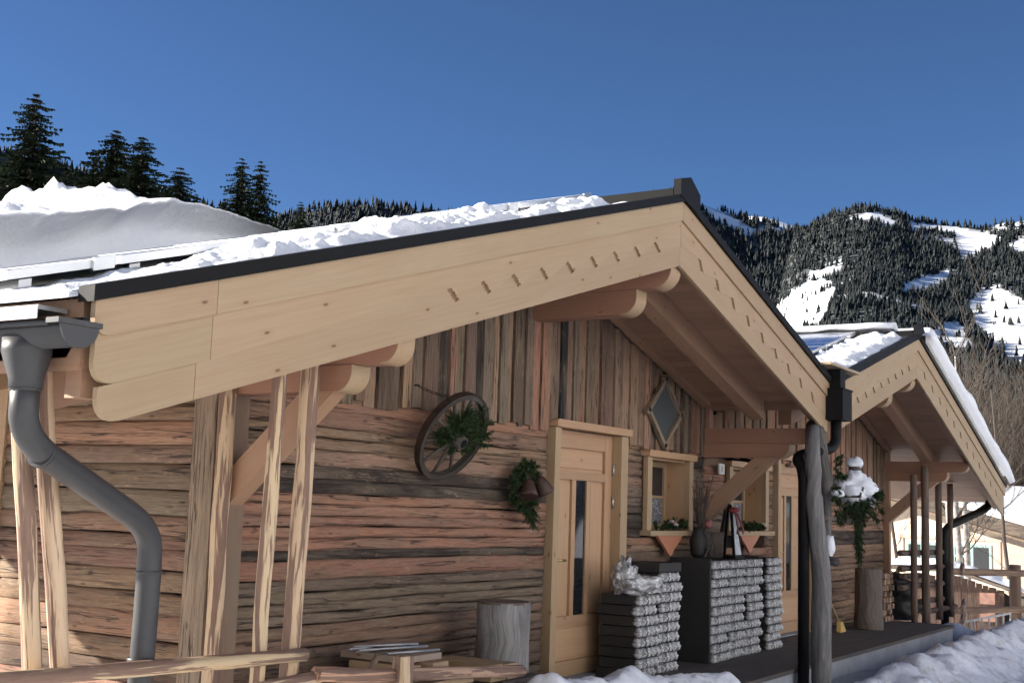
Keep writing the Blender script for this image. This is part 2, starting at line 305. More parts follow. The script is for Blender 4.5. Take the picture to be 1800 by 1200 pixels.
SKY_A = [az_el(*p) for p in ((-500, 150), (-200, 190), (0, 262), (100, 290), (200, 310), (350, 362), (480, 392), (530, 372), (600, 360), (640, 358), (700, 365), (740, 370), (800, 384), (1000, 392), (1150, 345), (1190, 340), (1225, 352), (1260, 366), (1300, 379), (1350, 389), (1400, 405), (1450, 440), (1500, 470), (1560, 520))]
SKY_B = [az_el(*p) for p in ((1330, 640), (1360, 560), (1382, 470), (1398, 410), (1430, 394), (1470, 374), (1500, 366), (1530, 364), (1580, 374), (1600, 384), (1640, 392), (1700, 399), (1730, 402), (1760, 392), (1800, 388), (1900, 380), (2100, 400), (2500, 420), (3200, 460), (4500, 500), (8000, 560))]
SKY_0 = [az_el(*p) for p in ((1230, 420), (1290, 386), (1320, 379), (1345, 381), (1395, 396), (1440, 430))]
def lerp_sky(S, a):
    if a <= S[0][0]: return S[0][1]
    for (a0, e0), (a1, e1) in zip(S, S[1:]):
        if a <= a1: return e0+(e1-e0)*(a-a0)/(a1-a0)
    return S[-1][1]
def mountain(S, r0, r1, e0, amp, seed, na, nr=46, curve=1.0):
    a0, a1 = S[0][0], S[-1][0]
    def h(a, r):
        t = (r-r0)/(r1-r0); e1 = lerp_sky(S, a); so = Vector((seed*3.7, seed*9.1, 0))
        if t <= 1:
            e = e0+(e1-e0)*(t**curve); z = r*math.tan(e)
            w = math.sin(math.pi*min(1, max(0, t)))
            return z+EYE.z+w*amp*fbm(Vector((r*math.sin(a)/260, r*math.cos(a)/260, 0))+so, 4)
        return r1*math.tan(e1)+EYE.z-(r-r1)*0.45
    return h, (a0, a1, r0, r1)
def mtn_mesh(h, rng, na, nr, name, mat='hill', polys=None):
    a0, a1, r0, r1 = rng; mb = MB()
    def fn(u, v):
        r = r0+(r1*1.25-r0)*u; a = a0+(a1-a0)*v; return (r*math.sin(a), r*math.cos(a), h(a, r))
    mb.grid(fn, nr, na)
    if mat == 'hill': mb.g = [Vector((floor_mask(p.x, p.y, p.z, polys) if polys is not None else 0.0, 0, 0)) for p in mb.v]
    return mb.build(name, mat)
hA, rgA = mountain(SKY_A, 700, 2300, rad(-0.3), 55, 1, 160)
hB, rgB = mountain(SKY_B, 330, 1700, rad(0.6), 30, 2, 200)
h0, rg0 = mountain(SKY_0, 3200, 4600, rad(3), 60, 3, 60)
def inpoly(x, y, P):
    c = False; j = len(P)-1
    for i in range(len(P)):
        if (P[i][1] > y) != (P[j][1] > y) and x < (P[j][0]-P[i][0])*(y-P[i][1])/(P[j][1]-P[i][1])+P[i][0]: c = not c
        j = i
    return c
def project(p):
    d = Vector(p)-EYE; w = d.dot(fwd)
    if w <= 0.01: return (-1e5, 0)
    return (900+2180.3*d.dot(rgt)/w, 600-2180.3*d.dot(upv)/w)
PIST = [[(1596, 381), (1660, 388), (1712, 396), (1735, 404), (1760, 410), (1742, 427), (1716, 441), (1692, 450), (1682, 432), (1684, 414), (1674, 402), (1640, 397), (1598, 402)],
    [(1572, 505), (1598, 486), (1640, 473), (1680, 462), (1662, 482), (1642, 499), (1600, 508)], [(1505, 369), (1545, 365), (1578, 384), (1568, 394), (1540, 381), (1512, 382)],
    [(1405, 474), (1482, 455), (1480, 468), (1425, 483)], [(1700, 530), (1712, 505), (1755, 495), (1800, 520), (1860, 560), (1860, 640), (1790, 625), (1752, 602), (1716, 566)],
    [(1630, 578), (1658, 556), (1688, 556), (1712, 600), (1702, 608), (1660, 592)], [(1360, 540), (1398, 500), (1440, 478), (1470, 492), (1446, 560), (1392, 580)], [(1765, 420), (1800, 412), (1830, 425), (1790, 440)]]
PISTA = [[(1222, 346), (1262, 362), (1332, 402), (1318, 412), (1250, 378)], [(1360, 545), (1390, 510), (1420, 500), (1440, 540), (1430, 580), (1370, 580)], [(1325, 395), (1390, 392), (1392, 402), (1335, 402)], [(1395, 440), (1416, 430), (1420, 462), (1400, 470)]]
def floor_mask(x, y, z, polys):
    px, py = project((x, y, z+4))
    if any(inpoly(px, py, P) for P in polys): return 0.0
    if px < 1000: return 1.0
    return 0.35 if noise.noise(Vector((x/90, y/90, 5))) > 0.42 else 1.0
for h, rg, lb, na, polys in ((hA, rgA, 'forested mountain side behind the roof', 300, PISTA), (hB, rgB, 'mountain with ski pistes cut through forest', 420, PIST), (h0, rg0, 'far white snow summit between the forested mountains', 60, None)):
    tag(mtn_mesh(h, rg, na, 80, 'mountain', 'hill', polys), lb, kind='structure')
# unseen snow slope added behind the camera to bounce sunlight onto the facade
sb_ = MB(); sb_.grid(lambda u, v: ((15+300*u)*math.sin(rad(125+185*v)), (15+300*u)*math.cos(rad(125+185*v)), -.6+(300*u)*.50*min(1, .5+u*3)*min(1, v*8, (1-v)*8)+3*u*fbm(Vector((u*6, v*9, 0)), 3)), 40, 60)
for q in sb_.g: q.x = 0.0
tag(sb_.build('snow_slope', 'hill'), 'added unseen snow slope bouncing sunlight onto the hut fronts', kind='structure')
fb = MB()
def cone_tree(mb, x, y, z, ht, w, n=5):
    top = R_.uniform(.8, 1.0); n0 = len(mb.v); vv = mb.v; ff = mb.f
    for (zb, zt_, k) in ((0.06, 0.62, 1.0), (0.38, top, 0.66)):
        a0 = R_.uniform(0, 6.28); b = []
        for i in range(n):
            a = a0+2*math.pi*i/n; rr = w*k*R_.uniform(0.75, 1.15); b.append(Vector((x+rr*math.cos(a), y+rr*math.sin(a), z+ht*zb*R_.uniform(0.6, 1.4))))
        t = Vector((x+R_.uniform(-.04, .04)*w, y, z+ht*zt_))
        q = len(vv); vv.extend(b); vv.append(t); mb.g.extend(b); mb.g.append(t)
        for i in range(n): ff.append([q+i, q+(i+1) % n, q+n]); mb.sm.append(False)
def forest(h, rg, polys, n, tmax, ht, x0, x1, bare=0.035):
    a0, a1, r0, r1 = rg; A0, _ = az_el(x0, 600); A1, _ = az_el(x1, 600); A0 = max(A0, a0); A1 = min(A1, a1); k = 0; tries = 0
    while k < n and tries < n*6:
        tries += 1; a = R_.uniform(A0, A1); r = r0+(r1*1.01-r0)*R_.random()**0.8; z = h(a, r); x, y = r*math.sin(a), r*math.cos(a)
        px, py = project((x, y, z+6))
        wob = 9*noise.noise(Vector((px/14, py/14, 3)))
        if any(inpoly(px+wob, py+wob*0.6, P) for P in polys) and R_.random() > bare: continue
        if polys and noise.noise(Vector((x/90, y/90, 5))) > 0.42 and R_.random() < 0.75: continue
        H = ht*R_.choice((.5, .7, .85, 1, 1.1, 1.3))*R_.uniform(0.8, 1.2); cone_tree(fb, x, y, z-0.5, H, H*R_.uniform(0.15, 0.30)); k += 1
forest(hB, rgB, PIST, 21000, 1, 9, 1340, 2000)
forest(hB, rgB, [], 2500, 1, 22, 2000, 5000)
forest(hA, rgA, PISTA, 13000, 1, 15, 1040, 1560)
forest(hA, rgA, [], 15000, 1, 18, -120, 1040)
tag(fb.build('forest', 'forest'), 'dark spruce forest covering the mountain slopes', 'forest', kind='stuff')

# nearer slope on the right, dry grass under bare bushes
SKY_C = [az_el(*p) for p in ((1480, 900), (1560, 760), (1600, 700), (1640, 668), (1700, 672), (1760, 690), (1800, 700), (1900, 690), (2200, 700), (3000, 720))]
hC, rgC = mountain(SKY_C, 62, 150, rad(-1.2), 1.2, 5, 60)
tag(mtn_mesh(hC, rgC, 90, 26, 'hillside', 'turf'), 'dry grassy slope with snow patches behind the cream house', kind='structure')

# ------------------------------------------------------------------ deck in front of the huts
deck = MB().box((7.9, 3.86, -0.55), (17.62, 4.999, -0.04)).build('deck', 'concrete'); tag(deck, 'grey concrete platform in front of the huts', kind='structure')
for i in range(9):
    y0 = 3.845+i*0.129; MB().box((7.88, y0, -0.037), (17.66, y0+0.123, 0.0)).build('deck_board', 'deck', deck)

# ------------------------------------------------------------------ the two log huts
FY, VY = 5.0, 3.75
ROWS = [2.03, 1.927, 1.814, 1.682, 1.581, 1.409, 1.278, 1.14, 1.066, 1.01, .895, .758, .628, .492, .345, .17, 0.0, -.22]
RC = [PINK, BROWN, TAN, TAN, DARK, PINK, PINK, PINK, DARK, PINK, GREY, GREY, BROWN, DKB, DKB, DKB, DARK]
OPEN = [(8.63, 9.99, -1, 2.05), (10.37, 11.43, 1.16, 1.93), (12.36, 13.56, 1.16, 1.93), (13.83, 15.2, -1, 2.05)]
def log_sec(h): return [(-.09, -h*.5), (.004, -h*.5), (.015, -h*.43), (.020, -h*.2), (.020, h*.2), (.015, h*.43), (.003, h*.5), (-.09, h*.5)]
def facade_log(par, x0, x1, z0, z1, col):
    if z1-z0 > .122:
        zm = z0+(z1-z0)*(.42+.16*((z0*37.3) % 1)); facade_log(par, x0, x1, z0, zm, col); facade_log(par, x0, x1, zm, z1, tuple(x*(.86+.24*((z1*53.7) % 1)) for x in col)); return
    h = z1-z0-R_.uniform(-0.004, 0.005); n = max(2, int((x1-x0)/0.16)); zc = (z0+z1)/2; o = R_.uniform(0, 99); s = R_.uniform(-0.008, 0.008)
    p = [(x0+(x1-x0)*i/n, FY+0.03+0.008*noise.noise(Vector((i*0.3, o, 0))), zc+0.010*noise.noise(Vector((i*0.22, o, 5)))+s*(i/n-.5)) for i in range(n+1)]
    MB().sweep(p, log_sec(h), (0, 0, 1), jit=0.010, jfreq=2.6).build('log', 'log', par, jcol(col, .13))
def cut(x0, x1, z0, z1):
    iv = [(x0, x1)]
    for (a, b, c, d) in OPEN:
        if min(z1, d)-max(z0, c) < 0.03: continue
        nv = []
        for (p, q) in iv:
            if b <= p or a >= q: nv.append((p, q)); continue
            if a > p: nv.append((p, a))
            if b < q: nv.append((b, q))
        iv = nv
    return [(p, q) for p, q in iv if q-p > 0.02]
class Hut: pass
def hut(XR, ZR, sl, sr, XL, XE, label):
    H = Hut(); H.XR, H.ZR, H.sl, H.sr, H.XL, H.XE = XR, ZR, sl, sr, XL, XE
    H.zt = lambda X: ZR-(sl*(XR-X) if X < XR else sr*(X-XR))
    H.t = thing('log_chalet', label, 'chalet', (XR, FY, 0)); return H
H1 = hut(8.338, 3.671, .3015, .285, 3.05, 11.86, 'near rustic log chalet with pale carved gable boards and solar panels on its snowy roof')
H2 = hut(15.37, 3.577, .272, .30, 12.16, 20.78, 'far log chalet with a thick roll of snow hanging over its right gable edge')
SOF = 0.262
def strip(H, xa, xb, h0, h1):
    xs = [xa, xb]; 
    return [(xa, H.zt(xa)-h1), (xb, H.zt(xb)-h1), (xb, H.zt(xb)-h0), (xa, H.zt(xa)-h0)]
def roof(H, y1=9.35):
    t = H.t; rf = None
    for (a, b) in ((H.XL+.02, H.XR), (H.XR, H.XE-.02)):
        o = MB().prism(strip(H, a, b, -.01, SOF-.018), (0, VY+.07, 0), (1, 0, 0), (0, 0, 1), (0, 1, 0), y1-VY-.07).build('roof', 'new', t, BEAM2); rf = rf or o
        MB().prism(strip(H, a-.03, b+(.03 if b > H.XR else 0), -.05, -.018), (0, VY+.05, 0), (1, 0, 0), (0, 0, 1), (0, 1, 0), y1-VY).build('roof_sheet', 'metal', o)
        MB().prism(strip(H, a-(.05 if a < H.XR-.1 else 0), b+(.05 if b > H.XR else 0), -.062, .0), (0, VY-.045, 0), (1, 0, 0), (0, 0, 1), (0, 1, 0), .09).build('verge_flashing', 'black', o)
        # soffit boards run along the ridge direction
        L_ = abs(b-a); n = int(L_/0.125); w = L_/n
        for i in range(n):
            x0 = a+i*w; MB().prism(strip(H, x0+.002, x0+w-.003, SOF-.017, SOF+.002+R_.uniform(0, .002)), (0, VY+.075, 0), (1, 0, 0), (0, 0, 1), (0, 1, 0), FY-VY+.02, grain='v').build('soffit_board', 'new', o, jcol(BEAM2, .1))
    # ridge cap with its pentagon end
    z = H.ZR+.0; x = H.XR+.06; pent = [(x-.17, z+.02), (x+.19, z-.06), (x+.19, z+.10), (x+.01, z+.20), (x-.17, z+.15)]
    MB().prism([(x-.16, z-.03), (x+.16, z-.06), (x+.16, z+.05), (x-.01, z+.115), (x-.16, z+.085)], (0, VY+.02, 0), (1, 0, 0), (0, 0, 1), (0, 1, 0), y1-VY-.02).build('ridge_run', 'black', rf)
    MB().prism(pent, (0, VY-.05, 0), (1, 0, 0), (0, 0, 1), (0, 1, 0), .06).build('ridge_cap', 'black', rf)
    return rf
TOOTH = [(0, .262), (.018, .266), (.032, .284), (.052, .290), (.046, .302), (.066, .308), (.062, .318), (.084, .328), (.1, .345)]
def barge(H, xa, xb, layer, round_l=False, teeth=None):
    """layer 0 top board, 1 middle board with S-cuts along its lower edge, 2 bottom board fitted below it"""
    yf = {0: VY-.020, 1: VY-.002, 2: VY+.0}[layer]; R = {0: .085, 1: .10, 2: .11}[layer]; zt = H.zt
    h0, h1 = {0: (0.0, .145), 1: (.13, .335), 2: (.336, .485)}[layer]
    if layer == 2 and not teeth: h0 = .336
    low = [(xa, zt(xa)-h1), (xb, zt(xb)-h1)]; up = [(xb, zt(xb)-h0), (xa, zt(xa)-h0)]
    if teeth:
        z = []
        for tx in teeth:
            for (dx, h) in TOOTH: z.append((tx+dx*(1 if tx < H.XR else .6)-((.042 if tx < H.XR else .06) if layer == 2 else 0), h+(.001 if layer == 2 else 0)))
        z = [(x, zt(x)-h) for x, h in z]
        if layer == 1: low = [low[0]]+z+[low[1]]
        else: up = [up[0]]+z[::-1]+[up[1]]
    if round_l:
        arc_ = [(R*(1-math.cos(rad(15*k))), R*(1-math.sin(rad(15*k)))) for k in range(7)]; low = [(xa+a, zt(xa+a)-h1+b) for a, b in arc_]+low[1:]
    MB().prism(low+up, (0, yf, 0), (1, 0, 0), (0, 0, 1), (0, 1, 0), .026, rot=(H.sl if xa < H.XR-.01 else -H.sr)).build('bargeboard', 'new', H.t, jcol(SPR, .05))
def backing(H, xa, xb):
    MB().prism(strip(H, xa, xb, .22, .40), (0, VY+.011, 0), (1, 0, 0), (0, 0, 1), (0, 1, 0), .03, rot=(H.sl if xa < H.XR-.01 else -H.sr)).build('backing_board', 'new', H.t, (.25, .145, .08))
roof1 = roof(H1); roof2 = roof(H2)
backing(H1, 5.2, 8.33); backing(H1, 8.35, 11.7); backing(H2, 12.35, 15.36); backing(H2, 15.38, 20.5)
t1l = [5.37+.316*i for i in range(9)]; t1r = [8.72+.335*i for i in range(9)]
barge(H1, 3.05, 3.664, 0, True); barge(H1, 3.667, 8.338, 0); barge(H1, 8.341, 11.86, 0)
barge(H1, 3.075, 3.662, 1, True); barge(H1, 3.665, 8.335, 1, teeth=t1l); barge(H1, 8.338, 11.82, 1, teeth=t1r)
barge(H1, 3.105, 3.586, 2, True); barge(H1, 3.589, 8.333, 2, teeth=t1l); barge(H1, 8.336, 11.86, 2, teeth=t1r)
t2l = [12.55+.30*i for i in range(9)]; t2r = [15.75+.40*i for i in range(12)]
barge(H2, 12.20, 15.37, 0); barge(H2, 15.373, 20.78, 0); barge(H2, 12.24, 15.368, 1, teeth=t2l); barge(H2, 15.371, 20.76, 1, teeth=t2r); barge(H2, 12.24, 15.366, 2, teeth=t2l); barge(H2, 15.369, 20.72, 2, teeth=t2r)

# walls: backing, logs, planks
for H, x0, x1, ye in ((H1, 5.06, 11.795, 9.4), (H2, 11.805, 18.5, 9.4)):
    a, b = x0, x1; poly = [(a, -.4), (b, -.4), (b, H.zt(b)-.27), (H.XR, H.ZR-.27), (a, H.zt(a)-.27)]
    MB().prism(poly, (0, FY+.36, 0), (1, 0, 0), (0, 0, 1), (0, 1, 0), ye-FY-.36).build('wall_core', 'core', H.t)  # solid dark fill added behind the logs to stop light leaking through
for i in range(len(ROWS)-1):
    z1, z0 = ROWS[i], ROWS[i+1]
    for (p, q) in cut(4.99, 11.79, z0, z1):
        c = RC[i] if p < 8 else R_.choice([BROWN, GREY, PINK, DKB, BROWN, TAN, DARK])
        facade_log(H1.t, p, q, z0, z1, c)
    d = R_.uniform(-.02, .02)
for z1, z0, c in ((2.40, 2.28, BROWN), (2.28, 2.165, PINK), (2.165, 2.035, DKB)): facade_log(H1.t, 4.99, 5.98, z0, z1, c)
R2 = [1.95, 1.84, 1.70, 1.53, 1.36, 1.20, 1.02, .86, .70, .55, .38, .20, .03, -.2]; RC2 = [TAN, PINK, TAN, PINK, TAN, DARK, TAN, BROWN, TAN, BROWN, TAN, BROWN, DKB]
for i in range(len(R2)-1):
    for (p, q) in cut(11.81, 18.56, R2[i+1], R2[i]): facade_log(H2.t, p, q, R2[i+1], R2[i], RC2[i] if p > 14 else R_.choice([BROWN, GREY, PINK, DKB]))
# side wall of the near hut
z = 2.52; k = 0
while z > -.3:
    h = R_.uniform(.085, .155); c = R_.choice([BROWN, BROWN, GREY, GREY, PINK, DKB, TAN]); o = R_.uniform(0, 99)
    p = [(4.99+.03-.008*noise.noise(Vector((i*.4, o, 0))), 6.86-1.86*i/9, z-h/2+.012*noise.noise(Vector((i*.3, o, 4)))) for i in range(10)]
    MB().sweep(p, log_sec(h-.001), (0, 0, 1), jit=.009, jfreq=2).build('log', 'log', H1.t, jcol(c, .2)); z -= h
MB().box((4.985, 6.86, .2), (5.03, 7.5, 2.5), 2).build('end_board', 'new', H1.t, SPR)
MB().box((5.04, 6.86, -.3), (5.2, 9.4, 2.5), 2).build('rear_wall', 'log', H1.t, BROWN)
def plank(par, x0, x1, zb, ztop, col, dy):
    n = 5; xm = (x0+x1)/2; w = (x1-x0)/2; o = R_.uniform(0, 9)
    p = [(xm+.004*noise.noise(Vector((i, o, 0))), FY+.012-dy, zb+(ztop-zb)*i/n) for i in range(n+1)]
    MB().sweep(p, [(-w, -.012), (w, -.012), (w*.97, .012), (-w*.97, .012)], (0, -1, 0), jit=.004, smooth=False).build('plank', 'log', par, jcol(col, .22))
PC = [PINK, TAN, BROWN, BROWN, GREY, GREY, DKB, DKB, DARK, PINK]
def gable(H, x0, x1, zb, pc):
    x = x0; k = 0
    while x < x1-.03:
        w = min(R_.uniform(.07, .17), x1-x); top = min(H.zt(x), H.zt(x+w))-.265
        for (a, b, c_, d_) in OPEN:
            pass
        c = R_.choice(pc)
        if 8.72 < x+w/2 < 8.86: c = (0.012, .009, .008)  # shade of an open gap put into this plank's near-black colour
        z0 = zb(x)+R_.uniform(-.03, .02)
        if top > z0+.05: plank(H.t, x, x+w-.004, z0, top, c, [0, .018, .006, .024][k % 4]+R_.uniform(0, .006))
        x += w; k += 1
gable(H1, 5.98, 11.78, lambda x: 2.0 if x < 8.5 else (2.07 if x < 10 else 1.96), PC)
gable(H2, 11.82, 18.5, lambda x: 1.98 if x < 15.6 else 1.70, [TAN, PINK, TAN, BROWN, PINK])
# eave plates, beams and braces
def bracket(H, X, z0, z1, y_end, w=.14, r=.10, col=BEAM):
    pr = [(FY+.1, z0), (y_end+r, z0)]+[(y_end+r-r*math.sin(rad(9*k*1.0)), z0+r-r*math.cos(rad(9*k*1.0))) for k in range(1, 11)]+[(y_end, z1), (FY+.1, z1)]
    o = MB().prism(pr, (X-w/2, 0, 0), (0, 1, 0), (0, 0, 1), (1, 0, 0), w).build('beam', 'new', H.t, jcol(col, .08))
    arc_ = [(math.sin(rad(9*k)), math.cos(rad(9*k))) for k in range(0, 11)]; q = .005
    po = [(y_end+r-(r+q)*a, z0+r-(r+q)*b) for a, b in arc_]+[(y_end-q, z1)]+[(y_end+.001, z1)]+[(y_end+r-(r-.001)*a, z0+r-(r-.001)*b) for a, b in arc_[::-1]]
    MB().prism(po, (X-w/2-.001, 0, 0), (0, 1, 0), (0, 0, 1), (1, 0, 0), w+.002).build('cut_end', 'new', o, jcol(SPR, .06))
def brace(H, X, ya, za, yb, zb_, w=.11, col=BEAM2):
    d = Vector((0, yb-ya, zb_-za)); MB().sweep([(X, ya, za), (X, (ya+yb)/2, (za+zb_)/2), (X, yb, zb_)], [(-w/2, -.075), (w/2, -.075), (w/2, .075), (-w/2, .075)], (0, 0, 1), jit=.003, smooth=False).build('brace', 'new', H.t, jcol(col, .06))
for H, X in ((H1, 5.07), (H1, 11.80), (H2, 18.52)):
    bracket(H, X, 1.935, 2.072, 4.09, .15, .105, BEAM); bracket(H, X, 2.075, 2.222, 3.80, .14, .105, BEAM)
    brace(H, X, 4.99, 1.37, 4.27, 1.99)
for H, dz in ((H1, 0), (H2, -.09)):
    bracket(H, H.XR+.03, 2.835+dz, 3.02+dz, 4.08, .17, .13, BEAM); bracket(H, H.XR+.03, 3.023+dz, H.ZR-SOF-.01, 3.80, .17, .14, BEAM)
def rafter(H, xa, xb, y0, y1, dep):
    MB().prism(strip(H, xa, xb, SOF+.004, SOF+dep), (0, y0, 0), (1, 0, 0), (0, 0, 1), (0, 1, 0), y1-y0).build('rafter', 'new', H.t, jcol(BEAM2, .05))
rafter(H1, 8.48, 11.55, 4.28, 4.42, .20); rafter(H2, 15.52, 18.9, 4.30, 4.44, .20); rafter(H1, 3.3, 8.20, 4.28, 4.42, .20); rafter(H2, 12.4, 15.2, 4.30, 4.44, .2)
for H, xa, xb in ((H1, 8.45, 11.75), (H2, 15.5, 20.6), (H1, 3.2, 8.25), (H2, 12.3, 15.25)): rafter(H, xa, xb, VY+.078, VY+.13, .15)
rafter(H1, 8.5, 11.6, 4.86, 4.95, .05); rafter(H2, 15.5, 18.4, 4.86, 4.95, .05)
# corner posts
MB().sweep([(4.955, 5.06, 2.45), (4.955, 5.06, 1.2), (4.955, 5.06, -.3)], [(-.085, -.02), (.085, -.02), (.085, .02), (-.085, .02)], (-1, 0, 0), jit=.005, smooth=False).build('corner_board', 'log', H1.t, (.34, .25, .17))
MB().sweep([(5.075, 4.94, 2.3), (5.075, 4.94, 1.2), (5.075, 4.94, -.3)], [(-.065, -.015), (.065, -.015), (.065, .015), (-.065, .015)], (0, -1, 0), jit=.005, smooth=False).build('corner_board', 'pole', H1.t, GREY)
MB().tube([(4.965, 4.925, 2.4-.3*i) for i in range(10)], .048, 7, jit=.012).build('corner_pole', 'pole', H1.t, POLEC)
MB().sweep([(11.79, 4.95, 1.93), (11.79, 4.95, 2.5)], [(-.05, -.02), (.05, -.02), (.05, .02), (-.05, .02)], (0, -1, 0), smooth=False).build('corner_board', 'new', H1.t, BEAM)
MB().box((18.50, 4.93, -.3), (18.60, 5.02, 2.5), 2).build('corner_board', 'new', H2.t, BEAM2)
MB().box((18.58, 5.02, -.3), (18.64, 9.4, 2.5), 1).build('side_wall', 'log', H2.t, BROWN)
# eave boards below the left roof edge
MB().prism([(3.9, 1.87), (3.78, 2.02), (9.3, 2.02), (9.3, 1.87)], (3.07, 0, 0), (0, 1, 0), (0, 0, 1), (1, 0, 0), .03).build('eave_fascia', 'metal', H1.t)
MB().box((3.10, 3.84, 1.72), (3.20, 3.93, 1.93), 1).build('eave_block', 'new', H1.t, BEAM2)
MB().prism([(3.2, 1.75), (4.9, 2.26), (4.9, 2.42), (3.2, 1.91)], (0, 4.62, 0), (1, 0, 0), (0, 0, 1), (0, 1, 0), .1).build('rafter', 'new', H1.t, SPR)
# ------------------------------------------------------------------ doors and windows
def bx(par, name, mat, lo, hi, col=None, grain=0): return MB().box(lo, hi, grain).build(name, mat, par, col)
def door(H, x0, x1, full=True):
    w = x1-x0; a, b = x0+.11, x1-.15; c = DOORC
    bx(H.t, 'door_jamb', 'new', (x0+.02, 4.955, -.02), (a, 5.10, 2.02), jcol(SPR, .05), 2); bx(H.t, 'door_jamb', 'new', (b, 4.955, -.02), (x1-.02, 5.10, 2.02), jcol(SPR, .05), 2)
    hd = [(x0+.0, 2.024), (x1-.0, 2.024), (x1-.0, 2.085), (x0+.02, 2.085), (x0, 2.07)]
    MB().prism(hd, (0, 4.925, 0), (1, 0, 0), (0, 0, 1), (0, 1, 0), .16).build('door_head', 'new', H.t, jcol(DOORC, .05))
    d = bx(H.t, 'door', 'new', (a+.004, 5.075, .015), (b-.004, 5.115, 2.018), jcol(c, .03), 2)
    def rail(lo, hi, grain, k=1.0): bx(d, 'door_rail' if grain == 0 else 'door_stile', 'new', lo, hi, jcol(tuple(x*k for x in c), .06), grain)
    yf, yb = 5.045, 5.073; s0, s1 = a+.135, b-.135
    rail((a+.005, yf, .016), (s0, yb, 2.017), 2); rail((s1, yf, .016), (b-.005, yb, 2.017), 2)
    for z0, z1 in ((1.872, 2.016), (1.612, 1.68), (.43, .5), (.017, .14)): rail((s0+.001, yf+.001, z0), (s1-.001, yb, z1), 0, .92)
    m = (s0+s1)/2-.01
    rail((m-.16, yf+.002, .501), (m-.095, yb, 1.611), 2); rail((m+.095, yf+.002, .501), (m+.16, yb, 1.611), 2)
    for lo, hi, g in (((s0+.03, 5.058, 1.71), (s1-.03, 5.074, 1.842), 0), ((s0+.03, 5.058, .17), (s1-.03, 5.074, .40), 0), ((s0+.025, 5.058, .53), (m-.185, 5.074, 1.58), 2), ((m+.185, 5.058, .53), (s1-.025, 5.074, 1.58), 2)):
        bx(d, 'door_panel', 'new', lo, hi, jcol(tuple(x*1.06 for x in c), .05), g)
    bx(d, 'door_pane', 'glass', (m-.094, 5.06, .502), (m+.094, 5.0745, 1.61))
    hz = MB().box((a+.055, 5.034, .80), (a+.085, 5.044, 1.04)); hz.tube([(a+.07, 5.036, .96), (a+.07, 4.985, .96), (a+.17, 4.98, .955)], .010, 8); hz.build('door_handle', 'brass', d)
    for z in (1.72, 1.44, .35): MB().tube([(b-.004, 5.03, z-.05), (b-.004, 5.03, z+.05)], .011, 8).build('hinge', 'alu', d)
    bx(H.t, 'threshold', 'concrete', (x0+.03, 4.94, -.001+.002), (x1-.03, 5.12, .014))
door(H1, 8.64, 9.99); door(H2, 13.84, 15.19)
def window(H, x0, x1):
    z0, z1 = 1.20, 1.872; c = DOORC
    fr = bx(H.t, 'window', 'new', (x0+.005, 4.955, z0), (x0+.10, 5.0, z1), jcol(SPR, .04), 2)
    bx(fr, 'jamb', 'new', (x1-.10, 4.955, z0), (x1-.005, 5.0, z1), jcol(SPR, .04), 2)
    hd = [(x0-.02, 1.874), (x1+.02, 1.874), (x1+.02, 1.934), (x0+.0, 1.934), (x0-.02, 1.915)]
    MB().prism(hd, (0, 4.925, 0), (1, 0, 0), (0, 0, 1), (0, 1, 0), .12).build('window_head', 'new', fr, jcol(DOORC, .05))
    bx(fr, 'sill', 'new', (x0-.03, 4.90, 1.152), (x1+.05, 5.10, 1.198), jcol(SPR, .05))
    a, b = x0+.10, x1-.10
    bx(fr, 'reveal', 'new', (a-.02, 5.002, z0), (a, 5.28, z1), jcol(DOORC, .05), 2); bx(fr, 'reveal', 'new', (b, 5.002, z0), (b+.02, 5.28, z1), jcol(c, .05), 2)
    bx(fr, 'reveal', 'new', (a+.001, 5.002, z1-.02), (b-.001, 5.28, z1), jcol(c, .05)); bx(fr, 'reveal', 'new', (a+.001, 5.11, 1.18), (b-.001, 5.28, z0), jcol(c, .05))
    ys, ye = 5.20, 5.235; m = (a+b)/2
    for lo, hi, g in (((a+.001, ys, z0+.001), (a+.055, ye, z1-.021), 2), ((b-.055, ys, z0+.001), (b-.001, ye, z1-.021), 2), ((a+.056, ys+.001, z0+.001), (b-.056, ye, z0+.05), 0), ((a+.056, ys+.001, z1-.07), (b-.056, ye, z1-.021), 0),
                      ((m-.028, ys-.004, z0+.051), (m+.028, ye, z1-.071), 2), ((a+.056, ys+.004, 1.50), (m-.029, ye, 1.528), 0), ((m+.029, ys+.004, 1.50), (b-.056, ye, 1.528), 0)):
        bx(fr, 'sash_bar', 'new', lo, hi, jcol(SPR, .06), g)
    for p, q in ((a+.055, m-.028), (m+.028, b-.055)):
        bx(fr, 'pane', 'glass', (p, 5.222, 1.527), (q, 5.23, z1-.07)); bx(fr, 'pane', 'lace', (p, 5.222, z0+.05), (q, 5.23, 1.502))
    mm = (x0+x1)/2-.07; ap = [(mm-.27, 1.151), (mm+.29, 1.151), (mm+.24, 1.11), (mm+.10, 1.03), (mm+.05, .98), (mm+.01, .965), (mm-.03, .98), (mm-.09, 1.03), (mm-.22, 1.11)]
    MB().prism(ap, (0, 4.925, 0), (1, 0, 0), (0, 0, 1), (0, 1, 0), .03).build('apron', 'new', fr, (.48, .20, .11))
window(H1, 10.375, 11.425); window(H2, 12.37, 13.55)
